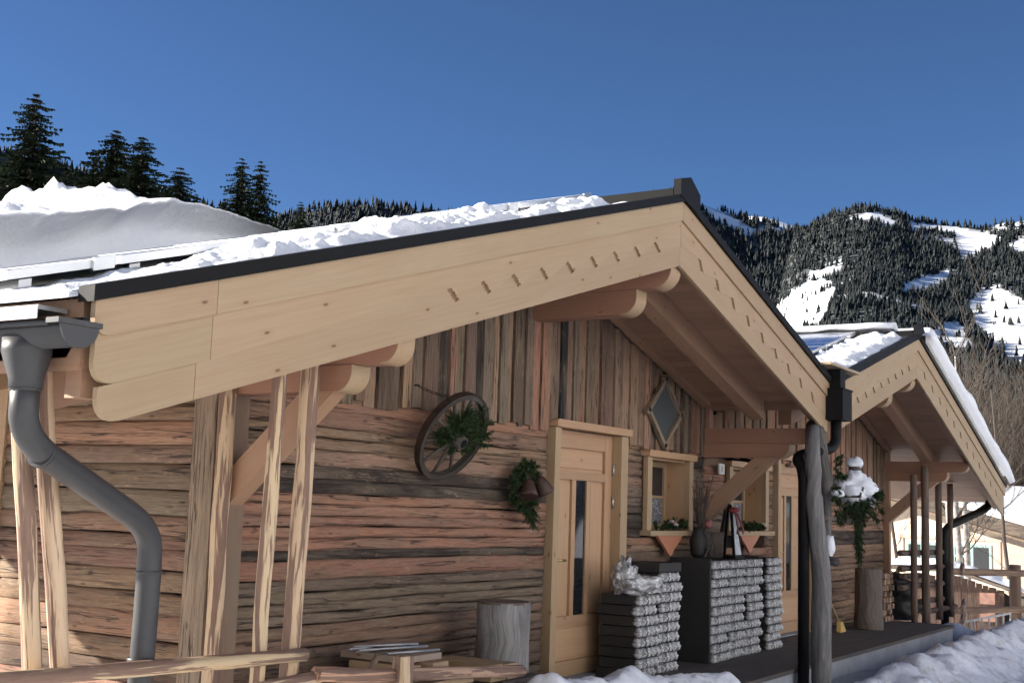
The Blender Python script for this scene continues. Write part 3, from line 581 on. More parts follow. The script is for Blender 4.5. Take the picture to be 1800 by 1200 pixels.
# diamond window in the gable
t = thing('diamond_window', 'diamond shaped window with grey pane in the plank gable', 'window', (10.70, 4.97, 2.3))
dx, zc, hx, hz_ = 10.70, 2.30, .36, .31
P4 = [(dx, zc+hz_), (dx+hx, zc), (dx, zc-hz_), (dx-hx, zc)]
MB().prism(P4, (0, 4.955, 0), (1, 0, 0), (0, 0, 1), (0, 1, 0), .02).build('pane', mat_glass('grey_pane', (.07, .08, .085), .25), t)
for i in range(4):
    a, b = Vector((P4[i][0], 4.945, P4[i][1])), Vector((P4[(i+1) % 4][0], 4.945, P4[(i+1) % 4][1])); d = (b-a).normalized()
    MB().sweep([a-d*.05, (a+b)/2, b+d*.02], [(-.022, -.02), (.022, -.02), (.022, .02), (-.022, .02)], (0, -1, 0), smooth=False).build('frame_bar', 'log', t, (.30, .23, .16))

# ------------------------------------------------------------------ roof: panels, snow, gutters
XJ = [3.06, 3.62, 4.62, 5.20, 5.80, 6.32, 6.93, 7.95]
ORD = ['lowest', 'second lowest', 'third lowest', 'middle', 'third highest', 'second highest', 'highest']
for i in range(7):
    a, b = XJ[i]+.012, XJ[i+1]-.012; z0 = H1.zt(a)
    t = thing('solar_panel', ORD[i]+' solar panel in the row climbing the near roof', 'solar panel', (a, 4.3, z0+.1), 'solar panels on the near roof')
    fr = MB().prism(strip(H1, a, b, -.150, -.112), (0, 4.30, 0), (1, 0, 0), (0, 0, 1), (0, 1, 0), .03); fr.prism(strip(H1, a, b, -.150, -.112), (0, 5.92, 0), (1, 0, 0), (0, 0, 1), (0, 1, 0), .03)
    fr.prism(strip(H1, a, a+.03, -.150, -.112), (0, 4.331, 0), (1, 0, 0), (0, 0, 1), (0, 1, 0), 1.588); fr.prism(strip(H1, b-.03, b, -.150, -.112), (0, 4.331, 0), (1, 0, 0), (0, 0, 1), (0, 1, 0), 1.588); fr.build('frame', 'alu', t)
    MB().prism(strip(H1, a+.031, b-.031, -.148, -.14), (0, 4.331, 0), (1, 0, 0), (0, 0, 1), (0, 1, 0), 1.588).build('cells', 'panel', t)
    MB().prism(strip(H1, b-.13, b-.02, -.157, -.10), (0, 4.285, 0), (1, 0, 0), (0, 0, 1), (0, 1, 0), .014).build('clamp', 'alu', t)
    MB().prism(strip(H1, a+.1, a+.16, -.104, -.05), (0, 4.36, 0), (1, 0, 0), (0, 0, 1), (0, 1, 0), 1.5).build('mounting_rail', 'alu', t)
t = thing('solar_panel', 'blue solar panel lying on the far roof below its ridge', 'solar panel', (13.0, 4.42, H2.zt(13)+.1))
fr = MB()
for (a, b, y0, y1) in ((12.7, 15.1, 4.42, 4.45), (12.7, 15.1, 6.02, 6.05), (12.7, 12.74, 4.451, 6.019), (15.06, 15.1, 4.451, 6.019), (13.88, 13.92, 4.451, 6.019)): fr.prism(strip(H2, a, b, -.150, -.112), (0, y0, 0), (1, 0, 0), (0, 0, 1), (0, 1, 0), y1-y0)
fr.build('frame', 'alu', t); MB().prism(strip(H2, 12.741, 15.059, -.148, -.14), (0, 4.451, 0), (1, 0, 0), (0, 0, 1), (0, 1, 0), 1.567).build('cells', 'panel', t)
for x in (13.0, 13.9, 14.7): MB().prism(strip(H2, x, x+.12, -.157, -.06), (0, 4.40, 0), (1, 0, 0), (0, 0, 1), (0, 1, 0), .018).build('clamp', 'alu', t)

def snow_sheet(H, xa, xb, y0, y1, hfn, nu, nv, name, label, mat='snow'):
    mb = MB()
    def fn(u, v):
        x = xa+(xb-xa)*u; y = y0+(y1-y0)*v; e = min(1, min(u, 1-u)*nu/3)*min(1, v*nv/2.0, (1-v)*nv/2.0+.25)
        return (x, y+.03*noise.noise(Vector((x*4, y*4, 2))), H.zt(x)+.045+max(0.006, hfn(x, y))*max(0, e)-(.02 if e <= 0.01 else 0))
    mb.grid(fn, nu, nv); return single(mb, name, mat, (xa, y0, H.zt(xa)), label, 'snow', kind='stuff')
def rid(p): return 1-abs(noise.noise(p))*2
def h_front(x, y):
    lump = fbm(Vector((x*3.2, y*5, 1)), 4); fine = fbm(Vector((x*13, y*14, 7)), 3); fade = max(0, min(1, (7.85-x)/.5)); thick = .048+.055*max(-.7, lump)+.022*fine
    bigger = .055*math.exp(-((x-5.15)/.12)**2)+.03*math.exp(-((x-5.9)/.3)**2)+.04*math.exp(-((x-4.2)/.1)**2)
    w = min(1, max(0.0, (y-3.815-.05*noise.noise(Vector((x*2, 0, 0))))/.09)); thin = .35+.65*max(0, min(1, (x-3.3)/.9))
    return (thick*thin+bigger)*fade*w
snow_sheet(H1, 2.98, 7.95, 3.80, 4.36, h_front, 420, 34, 'roof_snow', 'crusty strip of snow between panels and gable edge of near roof')
def h_r2(x, y):
    return (.07+.06*fbm(Vector((x*2.5, y*3, 11)), 4)+.015*fbm(Vector((x*12, y*12, 3)), 2))*min(1, max(0, (y-3.83)/.12))
snow_sheet(H2, 12.25, 15.2, 3.82, 4.42, h_r2, 140, 30, 'roof_snow', 'sunlit snow patch on the left slope of the far roof')
# thick snow slab behind the panels, cut to a wall
mb = MB()
def slab(u, v):
    x = 2.9+(8.3-2.9)*u; T = .40 if x < 5.6 else max(.0, .40-.17*(x-5.6)/.65 if x < 6.25 else .23-.23*(x-6.25)/.75); T = max(T, .02)
    T *= 1+.10*noise.noise(Vector((x*1.1, 0, 4)))+.10*fbm(Vector((x*4.5, 2, 4)), 3)
    lumps = .075+.08*max(0, fbm(Vector((x*2.6, 3.3, 0)), 3))+.07*math.exp(-((x-5.65)/.15)**2)+.06*math.exp(-((x-6.55)/.10)**2); lumps *= max(0.2, min(1, (7.0-x)/.5))
    base = H1.zt(x)+.05; y0 = 6.25
    if v < .45:
        k = v/.45; y = y0+.10*math.sin(k*3.1)+.05*noise.noise(Vector((x*1.5, k*2, 9)))-.10*k**3; z = base+T*k
    elif v < .6:
        k = (v-.45)/.15; y = y0-.10+.30*k; z = base+T*(1+.05*math.sin(k*1.57))
    else:
        k = (v-.6)/.4; y = y0+.20+1.7*k; e = math.sin(min(1, k*2.2)*math.pi*.5); z = base+T*1.05+lumps*e*(1 if k < .6 else 1-(k-.6)*1.5)*(1.1+fbm(Vector((x*4, y*4, 2)), 3))+.02*noise.noise(Vector((x*9, y*9, 0)))
    return (x, y, z)
mb.grid(slab, 200, 60); single(mb, 'roof_snow', 'snow', (3, 6.2, 2.1), 'thick slab of snow with lumpy crest lying behind the panels', 'snow', kind='stuff')
mb = MB()
def roll(u, v):
    x = 15.42+(20.82-15.42)*u; a = math.pi*1.15*v; hgt = .27+.07*noise.noise(Vector((x*.9, 0, 3)))+.02*noise.noise(Vector((x*4, 0, 3))); e = min(1, u*14, (1-u)*10+.4)
    y = 3.98-.34*math.cos(a*.87)*(1+.08*noise.noise(Vector((x*1.3, 4, 0))))*(-1)-.34 if False else 3.66+.62*v; y = 3.58+.05*noise.noise(Vector((x*1.7, 2, 2)))+.6*(v**1.6)
    z = H2.zt(x)+.055+hgt*e*math.sin(min(1, v*2.6+.0)*math.pi*.5)
    if v < .15: z = H2.zt(x)+.05+hgt*e*(v/.15)*.55; y = 3.66-.09*math.sin(v/.15*1.57)
    return (x, y, z)
mb.grid(roll, 130, 20); single(mb, 'roof_snow', 'snow', (18, 3.7, 2.5), 'smooth roll of snow bulging over the right gable edge of the far roof', 'snow', kind='stuff')
mb = MB().sweep([(15.40, 4.02+.25*i, H2.ZR+.18+.02*noise.noise(Vector((i*.7, 0, 0)))) for i in range(20)], [(-.17, -.05), (.17, -.06), (.15, .0), (.05, .035), (-.06, .035), (-.16, .0)], (0, 0, 1), jit=.035, jfreq=3.5)
single(mb, 'roof_snow', 'snow', (15.4, 4, 3.7), 'narrow cushion of snow along the ridge of the far roof', 'snow', kind='stuff')

def half_gutter(t, x, z, y0, y1, r, end_lo=True):
    sec = [(r*math.cos(rad(180+18*k)), r*math.sin(rad(180+18*k))) for k in range(11)]+[((r-.006)*math.cos(rad(360-18*k)), (r-.006)*math.sin(rad(360-18*k))) for k in range(11)]
    MB().sweep([(x, y0+(y1-y0)*i/4, z) for i in range(5)], sec, (0, 0, 1)).build('trough', 'metal', t)
    MB().prism([((r+.004)*math.cos(rad(180+15*k)), (r+.004)*math.sin(rad(180+15*k))) for k in range(13)], (x, y0-.012, z), (1, 0, 0), (0, 0, 1), (0, 1, 0), .010).build('end_cap', 'metal', t)
    MB().box((x-r-.022, y0-.02, z-.004), (x+r+.012, y0+.05, z+.016)).build('end_rim', 'metal', t)
    MB().tube([(x-r-.008, y0+.05, z), (x-r-.008, y1, z)], .011, 8).build('bead', 'metal', t)
t = thing('rain_gutter', 'dark grey half round gutter with bent downpipe at the left eave', 'gutter', (2.965, 3.72, 0))
half_gutter(t, 2.972, 1.972, 3.72, 9.3, .082)
MB().box((2.93, 3.90, 2.035), (3.06, 9.3, 2.052)).build('eave_strip', 'zinc', t)
MB().box((2.925, 3.9, 2.0), (2.93, 9.3, 2.05)).build('drip_edge', 'zinc', t)
MB().tube([(2.972, 4.0, 1.93), (2.972, 4.0, 1.88), (2.972, 3.99, 1.78), (2.972, 3.99, 1.745)], .092, 20, scale=lambda u: [1.0, 1.0, .70, .68][min(3, int(round(u*3)))]).build('funnel', 'metal', t)
pp = MB().tube(bez([(2.972, 3.99, 1.80), (2.972, 3.99, 1.56), (3.90, 4.29, 1.22), (3.92, 4.30, 1.0), (3.90, 4.30, -.3)], 10, .2), .054, 20).build('downpipe', 'metal', t)
for p, q in (((2.972, 3.99, 1.735), (2.972, 3.99, 1.75)), ((3.09, 4.03, 1.512), (3.105, 4.035, 1.506)), ((3.918, 4.3, 1.035), (3.918, 4.3, 1.02)), ((3.905, 4.3, .66), (3.905, 4.3, .64))): MB().tube([p, q], .0575, 20).build('collar', 'metal', pp)
for y in (4.25, 4.9, 5.6, 6.3): MB().tube([(2.882, y, 1.985)]+[(2.972+.09*math.cos(rad(a)), y, 1.972+.09*math.sin(rad(a))) for a in range(180, 361, 20)], .006, 5).build('gutter_bracket', 'metal', t)
MB().tube([(3.90, 4.30, .30), (4.45, 4.75, .30), (4.96, 5.1, .30)], .008, 6).build('pipe_bracket', 'zinc', t)
# valley hopper and pipe between the huts
t = thing('rain_gutter', 'black hopper box and pipe draining the valley between the roofs', 'gutter', (12.0, 3.7, 0))
MB().box((11.80, 3.58, 2.31), (12.10, 3.80, 2.60)).build('hopper', 'black', t); MB().box((11.79, 3.57, 2.60), (12.11, 3.81, 2.615)).build('hopper_rim', 'black', t)
MB().box((11.9, 3.78, 2.48), (12.14, 9.3, 2.53)).build('valley_trough', 'metal', t); MB().box((11.86, 3.62, 2.616), (12.02, 3.8, 2.80)).build('hopper_neck', 'black', t)
MB().tube(bez([(11.98, 3.70, 2.33), (11.98, 3.70, 2.05), (11.36, 3.90, 1.93), (11.24, 3.775, 1.80), (11.24, 3.775, -.35)], 10, .16), .052, 16).build('downpipe', 'black', t)
single(MB().box((11.5, 3.60, 2.81), (12.45, 3.95, 2.835), 0), 'cover_board', 'new', (12, 3.7, 2.8), 'weathered board laid over the valley between both roofs', 'board', col=(.40, .31, .21))
t = thing('rain_gutter', 'dark gutter with slanting downpipe under the far right eave', 'gutter', (20.8, 3.8, 0))
half_gutter(t, 20.86, 1.93, 3.80, 9.5, .075)
MB().tube(bez([(20.70, 3.95, 1.9), (20.70, 3.95, 1.62), (19.75, 4.42, 1.28), (19.72, 4.43, 1.05), (19.72, 4.43, -.4)], 10, .2), .06, 14).build('downpipe', 'black', t)

# ------------------------------------------------------------------ poles, rails, fence
def pole(p, q, r, label, group, cat='pole', name='split_pole', mat='pole', col=POLEC, n=8, jit=.007):
    p, q = Vector(p), Vector(q); k = max(4, int((q-p).length/.18)); path = [p+(q-p)*i/k+Vector((.006*noise.noise(Vector((i*.5, r*99, p.x))), .006*noise.noise(Vector((i*.5, 7, p.x))), 0)) for i in range(k+1)]
    return single(MB().tube(path, r, n, jit=jit), name, mat, p if p.z < q.z else q, label, cat, group, col=jcol(col, .08))
g1 = 'poles under the left eave'
pole((3.466, 4.3, -.1), (3.14, 4.3, 2.02), .040, 'leftmost leaning split pole behind the bent downpipe', g1)
pole((3.61, 4.3, -.1), (3.24, 4.3, 2.05), .040, 'leaning split pole just right of the leftmost one', g1)
pole((4.64, 4.3, -.1), (4.69, 4.3, 2.25), .040, 'slim split pole in front of the left brace', g1)
pole((4.87, 4.3, -.1), (4.925, 4.3, 2.3), .050, 'stouter pale split pole right of the left brace', g1)
g2 = 'rails at the left corner'
pole((2.85, 4.22, .65), (4.90, 4.22, .597), .034, 'top bark covered rail across the bottom left corner', g2, 'rail', 'fence_rail', n=10)
pole((3.9, 4.16, .46), (4.97, 4.18, .485), .034, 'lower split rail meeting the pink rail', g2, 'rail', 'fence_rail')
pole((4.92, 4.16, .505), (5.55, 4.16, .44), .040, 'short pinkish rail running to the squared fence post', g2, 'rail', 'fence_rail', col=(.55, .33, .22))
pole((5.56, 4.2, .44), (7.0, 4.2, .33), .036, 'bark rail right of the squared fence post', g2, 'rail', 'fence_rail', col=(.5, .33, .22))
single(MB().sweep([(5.60, 4.12, -.3), (5.60, 4.12, .2), (5.60, 4.12, .545)], [(-.045, -.04), (.045, -.04), (.045, .04), (-.045, .04)], (0, -1, 0), jit=.004, smooth=False), 'fence_post', 'pole', (5.6, 4.12, -.3), 'short squared fence post standing among the offcuts', 'post', col=POLEC)
g3 = 'poles under the far right eave'
for i, (x, zt_) in enumerate(((17.63, 2.0), (18.27, 2.15), (19.09, 2.0), (19.83, 1.95))):
    pole((x-.02, 4.36, -.05), (x, 4.36, zt_), [.045, .055, .05, .045][i], ['first dark pole beside the far right brace', 'second dark pole beyond the far right brace', 'third dark pole under the far right eave', 'outermost dark pole close to the slanting far downpipe'][i], g3, col=(.17, .11, .08), mat='trunk')
g4 = 'rails at the far right corner'
for i, (x0, x1, z, y) in enumerate(((17.2, 20.2, .93, 4.45), (17.2, 20.1, .72, 4.45), (17.4, 18.4, .62, 4.47), (17.2, 20.0, .47, 4.45), (18.2, 20.0, .24, 4.45), (18.2, 20.3, .10, 4.4))):
    pole((x0, y, z), (x1, y, z-.02), .04, ['topmost dark rail', 'second dark rail from the top', 'short dark rail third from the top', 'fourth dark rail from the top', 'fifth dark rail from the top', 'lowest dark rail'][i]+' between the far right poles', g4, 'rail', 'fence_rail', col=(.15, .10, .075), mat='trunk')
for i, (a, b) in enumerate((((18.6, 3.95, .66), (19.9, 4.2, .73)), ((18.6, 3.95, .13), (20.0, 4.2, .19)), ((18.6, 3.95, -.02), (20.0, 4.2, .03)))):
    pole(a, b, .035, ['upper', 'middle', 'lower'][i]+' barky crossbar jutting from the far right poles', g4, 'rail', 'fence_rail', col=(.42, .32, .25))
pole((19.9, 4.5, .62), (22.2, 3.4, .58), .055, 'long upper fence rail leading off the right side', 'long fence on the right', 'rail', 'fence_rail', col=(.32, .21, .13))
pole((19.9, 4.5, .02), (22.2, 3.4, .02), .05, 'long lower fence rail leading off the right side', 'long fence on the right', 'rail', 'fence_rail', col=(.32, .21, .13))
pole((21.65, 3.76, -.9), (21.62, 3.75, .72), .09, 'stout round fence post at the right picture edge', None, 'post', 'fence_post', col=(.22, .15, .10))
# ------------------------------------------------------------------ small things on and in front of the walls
def twig(mb, p, d, ln, w=.03, nd_=26, droop=0.3):
    p = Vector(p); d = Vector(d).normalized(); pts = [p]
    for i in range(6):
        d = (d+Vector((0, 0, -droop*.12))).normalized(); pts.append(pts[-1]+d*ln/6)
    mb.tube(pts, .003, 4, cap=False)
    for i in range(nd_):
        u = i/nd_*5.99; k = int(u); q = pts[k].lerp(pts[k+1], u-k); ax = (pts[k+1]-pts[k]).normalized(); s = ax.orthogonal().normalized()
        s.rotate(Matrix.Rotation(R_.uniform(0, 6.28), 3, ax)); tip = q+(s*.8+ax*.7).normalized()*w*R_.uniform(.7, 1.2); o = ax.cross(s)*.0035
        mb.tri(q-o, q+o, tip)
def bough(mb, p, d, ln, n=5, w=.03, spread=.7, droop=.5):
    p = Vector(p); d = Vector(d).normalized(); twig(mb, p, d, ln, w, 40, droop)
    for i in range(n*2):
        q = p+d*ln*(.12+.75*i/(n*2)); s = d.orthogonal().normalized(); s.rotate(Matrix.Rotation(R_.uniform(0, 6.28), 3, d))
        twig(mb, q, d*.8+s*spread, ln*R_.uniform(.3, .5)*(1.1-i/(n*2)*.6), w, 22, droop)
# cart wheel hung on a chain
wc = Vector((6.9736, 4.80, 1.8306)); tilt, yaw = .4766, -.0517; Rw = .318
wn_ = Vector((math.sin(yaw)*math.cos(tilt), -math.cos(yaw)*math.cos(tilt), -math.sin(tilt))); wu = Vector((math.cos(yaw), math.sin(yaw), 0)); wv = wn_.cross(wu)
if wv.z < 0: wv = -wv
t = thing('cart_wheel', 'old wooden cart wheel dressed with spruce twigs hanging on the log wall', 'wheel', wc)
ring = [wc+(wu*math.cos(2*math.pi*i/48)+wv*math.sin(2*math.pi*i/48))*(Rw-.022) for i in range(49)]
mb = MB(); n0 = 0
for i in range(48):
    a = 2*math.pi*i/48; d = wu*math.cos(a)+wv*math.sin(a)
    for (ra, wa) in ((-.014, -.024), (.018, -.024), (.018, .024), (-.014, .024)): mb.v.append(wc+d*(Rw-.018+ra)+wn_*wa); mb.g.append(Vector((a*Rw, ra, wa)))
for i in range(48):
    for j in range(4): mb.f.append([i*4+j, i*4+(j+1) % 4, ((i+1) % 48)*4+(j+1) % 4, ((i+1) % 48)*4+j]); mb.sm.append(False)
mb.build('rim', 'trunk', t, (.06, .05, .038))
mb = MB()
for i in range(48):
    a = 2*math.pi*i/48; d = wu*math.cos(a)+wv*math.sin(a)
    for (ra, wa) in ((0, -.027), (.007, -.027), (.007, .027), (0, .027)): mb.v.append(wc+d*(Rw+.0005+ra)+wn_*wa); mb.g.append(Vector((a, ra, wa)))
for i in range(48):
    for j in range(4): mb.f.append([i*4+j, i*4+(j+1) % 4, ((i+1) % 48)*4+(j+1) % 4, ((i+1) % 48)*4+j]); mb.sm.append(False)
mb.build('iron_tyre', 'iron', t)
for i in range(10):
    a = 2*math.pi*(i+.3)/10; d = wu*math.cos(a)+wv*math.sin(a); MB().tube([wc+d*.05+wn_*.02, wc+d*.16+wn_*.012, wc+d*(Rw-.04)], .014, 7, scale=lambda u: 1.15-.3*u).build('spoke', 'trunk', t, (.12, .10, .08))
MB().tube([wc-wn_*.07, wc-wn_*.05, wc, wc+wn_*.06, wc+wn_*.11], .058, 12, scale=lambda u: [.8, 1, 1.1, .9, .75][min(4, int(u*4.01))]).build('hub', 'trunk', t, (.09, .075, .06))
MB().tube([wc+wn_*.111, wc+wn_*.114], .03, 12).build('hub_bore', 'black', t)
mb = MB()
for i in range(44):
    a = R_.uniform(.0, 3.1) if i < 34 else R_.uniform(2.6, 6.6); d = wu*math.cos(a)+wv*math.sin(a); bough(mb, wc+d*R_.uniform(-.06, .12)+wn_*R_.uniform(.02, .06), d+wn_*R_.uniform(-.1, .4), R_.uniform(.14, .25) if i < 34 else .14, 3, .03, .6, .1)
mb.build('spruce_twigs', 'twig', t)
nail = Vector((6.78, 4.965, 2.16)); top = wc+wv*(Rw-.02)+wn_*.0; mb = MB()
for i in range(11):
    p = nail.lerp(top, i/11)-Vector((0, 0, .03*math.sin(math.pi*i/11))); q = nail.lerp(top, (i+1)/11)-Vector((0, 0, .03*math.sin(math.pi*(i+1)/11))); s = Vector((.006, .004, .008)) if i % 2 else Vector((.008, 0, -.006))
    mb.tube([p-s, p+s, q+s, q-s, p-s], .0028, 5)
mb.tube([(6.78, 5.0, 2.165), (6.78, 4.955, 2.165)], .006, 6); mb.build('chain', 'iron', t)
# cow bells with twigs
t = thing('bell_swag', 'pair of brown cowbells tied with spruce sprigs beside the door', 'decoration', (8.1, 4.93, 1.5))
for (x, z, tl) in ((8.05, 1.49, -.35), (8.20, 1.52, .45)):
    ax = Vector((math.sin(tl), -.25, -math.cos(tl))).normalized(); p = Vector((x, 4.83, z+.08))
    MB().tube([p, p+ax*.01, p+ax*.06, p+ax*.11, p+ax*.135], .068, 14, scale=lambda u: [.25, .55, .80, 1.0, 1.05][min(4, int(u*4.01))]).build('bell', 'oc', t, (.075, .038, .025))
    MB().tube([p-ax*.0, p-ax*.04+Vector((.02, 0, 0)), p-ax*.0+Vector((.03, 0, 0))], .008, 6).build('bell_loop', 'iron', t)
MB().tube([(8.05, 4.89, 1.66), (8.11, 4.86, 1.56), (8.13, 4.86, 1.49)], .016, 6).build('strap', 'oc', t, (.40, .33, .26))
mb = MB()
for d, l in (((-.5, -.2, .9), .17), ((0, -.3, 1), .15), ((.4, -.2, .9), .2), ((.9, -.2, .7), .2), ((-.9, -.2, .1), .14), ((-.2, -.2, -1), .26), ((.1, -.2, -1), .30), ((.3, -.2, -1), .25), ((-.5, -.2, -.8), .2), ((.0, -.3, -1), .2)): bough(mb, (8.1+R_.uniform(-.05, .05), 4.90, 1.52), d, l*1.1, 7, .034, .6, .2)
for i in range(16):
    a = 6.28*i/16; bough(mb, (8.12+.13*math.cos(a), 4.92, 1.53+.11*math.sin(a)), (math.cos(a+1), -.25, math.sin(a+1)), .13, 4, .032, .6, .2)
mb.build('spruce_twigs', 'twig', t)
# thermometer board on the wall
t = thing('wall_thermometer', 'small white framed plate on the dark log between the windows', 'plate', (12.13, 4.95, 1.78))
MB().box((12.06, 4.945, 1.78), (12.20, 4.958, 1.885)).build('plate', 'oc', t, (.85, .85, .84)); MB().box((12.10, 4.942, 1.80), (12.16, 4.9449, 1.865)).build('inset', 'oc', t, (.55, .5, .45))
# plants on the sills
for k, (x0, lb) in enumerate(((10.62, 'dark evergreen sprigs and pale blooms on the first window sill'), (12.75, 'dark evergreen sprigs on the window sill half hidden by the brace'))):
    t = thing('sill_plant', lb, 'plant', (x0+.25, 4.95, 1.2)); mb = MB()
    for i in range(26): bough(mb, (x0+.6*i/26, 4.97+R_.uniform(-.03, .03), 1.215), (R_.uniform(-1, 1), R_.uniform(-1.0, .1), R_.uniform(.1, .9)), R_.uniform(.07, .13), 3, .022, .6, .3)
    mb.build('sprigs', 'twig', t); mb = MB()
    for i in range(9 if k == 0 else 4): mb.blob((x0+.22+R_.uniform(0, .12)+k*.3, 4.93+R_.uniform(-.03, .03), 1.25+R_.uniform(0, .05)), .018, i, .5, 2, 5, 6)
    mb.build('blooms', 'oc', t, (.52, .40, .38) if k == 0 else (.6, .55, .4))

# trays of jars in shrink film, stacked
G = 'shrink wrapped trays stacked on the deck'
ORDN = ['top', 'second', 'third', 'fourth', 'fifth', 'sixth', 'seventh', 'eighth', 'ninth', 'tenth', 'eleventh', 'twelfth']
def tray_mesh(seed, w=.43, d=.36, h=.082):
    mb = MB(); nb = 5
    for i in range(nb):
        x = -w/2+w*(i+.5)/nb; mb.tube([(x, -d/2+.035, .008), (x, -d/2+.03, .014), (x, -d/2+.026, .038), (x, -d/2+.03, .060), (x, -d/2+.04, .070)], .0405, 12, scale=lambda u: [.5, .88, 1.06, .9, .42][min(4, int(u*4.01))], jit=.005, jfreq=25)
    return mb
tray_variants = []
for v in range(4):
    base = MB().box((-.205, -.145, .002), (.205, .18, .080)); tray_variants.append((base.mesh('tray', M['tray']), tray_mesh(v).mesh('wrapped_jars', M['film'])))
STK = [('leftmost low stack', 9.62, 4.74, 8), ('second low stack', 10.13, 4.78, 10), ('first tall stack', 11.20, 4.74, 11), ('second tall stack', 11.64, 4.745, 11), ('third tall stack', 12.10, 4.75, 11), ('rightmost tall stack', 12.72, 4.76, 11)]
for nm, sx, sy, n in STK:
    for k in range(n):
        bm_, fm_ = tray_variants[R_.randrange(4)]; lb = '%s wrapped jar tray from the top of the %s' % (ORDN[n-1-k], nm) if n-1-k else 'uppermost shrink wrapped jar tray of the %s' % nm
        t = thing('wrapped_tray', lb, 'tray', (sx+R_.uniform(-.018, .018), sy+R_.uniform(-.02, .02), k*.0855), G); t.rotation_euler = (0, 0, R_.uniform(-.03, .03))
        for me, nn in ((bm_, 'tray'), (fm_, 'wrapped_jars')):
            o = bpy.data.objects.new(nn, me); C.objects.link(o); o.parent = t
single(MB().box((10.93, 4.565, .0), (10.965, 4.97, .955)), 'black_board', 'tray', (10.95, 4.7, 0), 'flat black board covering the side of the tall stacks', 'board')
mb = MB().box((8.98, 4.90, .0), (9.0, 4.96, .5)) if False else MB()
mb.blob((9.62, 4.66, .75), (.24, .17, .09), 3, .5, 2.5, 18, 26); mb.blob((9.50, 4.74, .82), (.11, .09, .15), 5, .6, 2.8, 16, 22)
single(mb, 'plastic_bag', 'film', (9.6, 4.66, .68), 'crumpled clear plastic bag on the leftmost low stack', 'bag')
single(MB().box((9.90, 4.60, .855), (10.36, 4.95, .93)), 'lid_box', 'tray', (10.1, 4.78, .855), 'flat dark box lying on the low stack beside the bag', 'box')
# things standing on the tall stacks
t = thing('twig_vase', 'slim dark vase of bare twigs on the tall stacks', 'vase', (11.22, 4.78, .95))
MB().tube([(11.22, 4.8, .95), (11.22, 4.8, .99), (11.22, 4.8, 1.10), (11.22, 4.8, 1.20), (11.22, 4.8, 1.24)], .085, 14, scale=lambda u: [.7, .95, 1.1, .75, .6][min(4, int(u*4.01))]).build('vase', 'tray', t)
mb = MB()
for i in range(30):
    p = Vector((11.22, 4.8, 1.18)); d = Vector((R_.uniform(-.35, .35), R_.uniform(-.2, .15), 1)).normalized(); l = R_.uniform(.3, .62); mb.tube([p, p+d*l*.5, p+d*l+Vector((R_.uniform(-.06, .06), 0, 0))], .0045, 4, scale=lambda u: 1.2-.8*u, cap=False)
for i in range(9): mb.tube([(11.14+R_.uniform(0, .16), 4.72, 1.2), (11.12+R_.uniform(0, .2), 4.70, 1.06), (11.10+R_.uniform(0, .24), 4.70, .96)], .007, 5)
mb.build('twigs', 'bark', t)
MB().blob((11.20, 4.70, 1.27), (.05, .03, .05), 2, .5, 2, 7, 9).build('ribbon_knot', 'oc', t, (.30, .10, .09))
single(MB().tube([(11.55, 4.80, .945), (11.55, 4.8, 1.10), (11.55, 4.8, 1.195)], .10, 18, jit=.006), 'stump_candle', 'bark', (11.55, 4.8, .95), 'dark short log standing on the second tall stack', 'log')
t = thing('lantern', 'tall tapering black lantern with red bow on the tall stacks', 'lantern', (11.72, 4.72, .945))
lx, ly, lz = 11.74, 4.70, .942
for sx, sy in ((-1, -1), (1, -1), (1, 1), (-1, 1)): MB().sweep([(lx+sx*.10, ly+sy*.09, lz+.03), (lx+sx*.035, ly+sy*.03, lz+.46)], [(-.012, -.012), (.012, -.012), (.012, .012), (-.012, .012)], (0, 1, 0), smooth=False).build('corner_bar', 'black', t)
MB().box((lx-.12, ly-.11, lz+.003), (lx+.12, ly+.11, lz+.03)).build('base', 'black', t); MB().tube([(lx, ly, lz+.46), (lx, ly, lz+.50), (lx, ly, lz+.53)], .05, 4, scale=lambda u: 1-.6*u).build('cap', 'black', t)
MB().prism([(-.085, 0), (.085, 0), (.04, .42), (-.04, .42)], (lx+.01, ly-.095, lz+.035), (1, 0, 0), (0, .13, 1), (0, 1, 0), .004).build('pane', 'oc', t, (.78, .80, .80))
MB().blob((lx-.01, ly-.05, lz+.47), (.055, .05, .03), 4, .4, 2, 7, 10).build('bow', 'oc', t, (.28, .035, .04))
for dx in (-.05, .03): MB().sweep([(lx+dx*.3, ly-.06, lz+.46), (lx+dx*1.6, ly-.12, lz+.30), (lx+dx*2, ly-.12, lz+.24)], [(-.018, -.003), (.018, -.003), (.018, .003), (-.018, .003)], (0, -1, 0)).build('ribbon', 'oc', t, (.26, .05, .05))

# stumps, broom, firewood
def stump(x, y, r, h, z0, label, col, flare=1.15):
    t = thing('chopping_stump', label, 'stump', (x, y, z0)); n = 9
    MB().tube([(x+.015*noise.noise(Vector((i*.4, x, 0))), y, z0+h*i/n) for i in range(n+1)], r, 22, scale=lambda u: flare-(flare-1)*min(1, u*2.2), jit=.02, jfreq=.8, cap=False).build('trunk', 'trunk', t, col)
    mb = MB().tube([(x, y, z0+h-.012), (x, y, z0+h+.004)], r*.99, 22); mb.build('cut_face', 'trunk', t, (.20, .14, .11))
stump(7.41, 4.62, .185, .80, -.08, 'broad grey stump left of the near door', (.34, .33, .32), 1.05)
stump(15.98, 4.52, .165, .75, 0.0, 'broad brown stump in front of the far hut wall', (.22, .175, .145), 1.12)
t = thing('broom', 'yellow broom leaning on the far hut wall', 'broom', (15.2, 4.7, 0))
MB().tube([(15.10, 4.92, .75), (15.22, 4.66, .10)], .013, 7).build('stick', 'new', t, SPR)
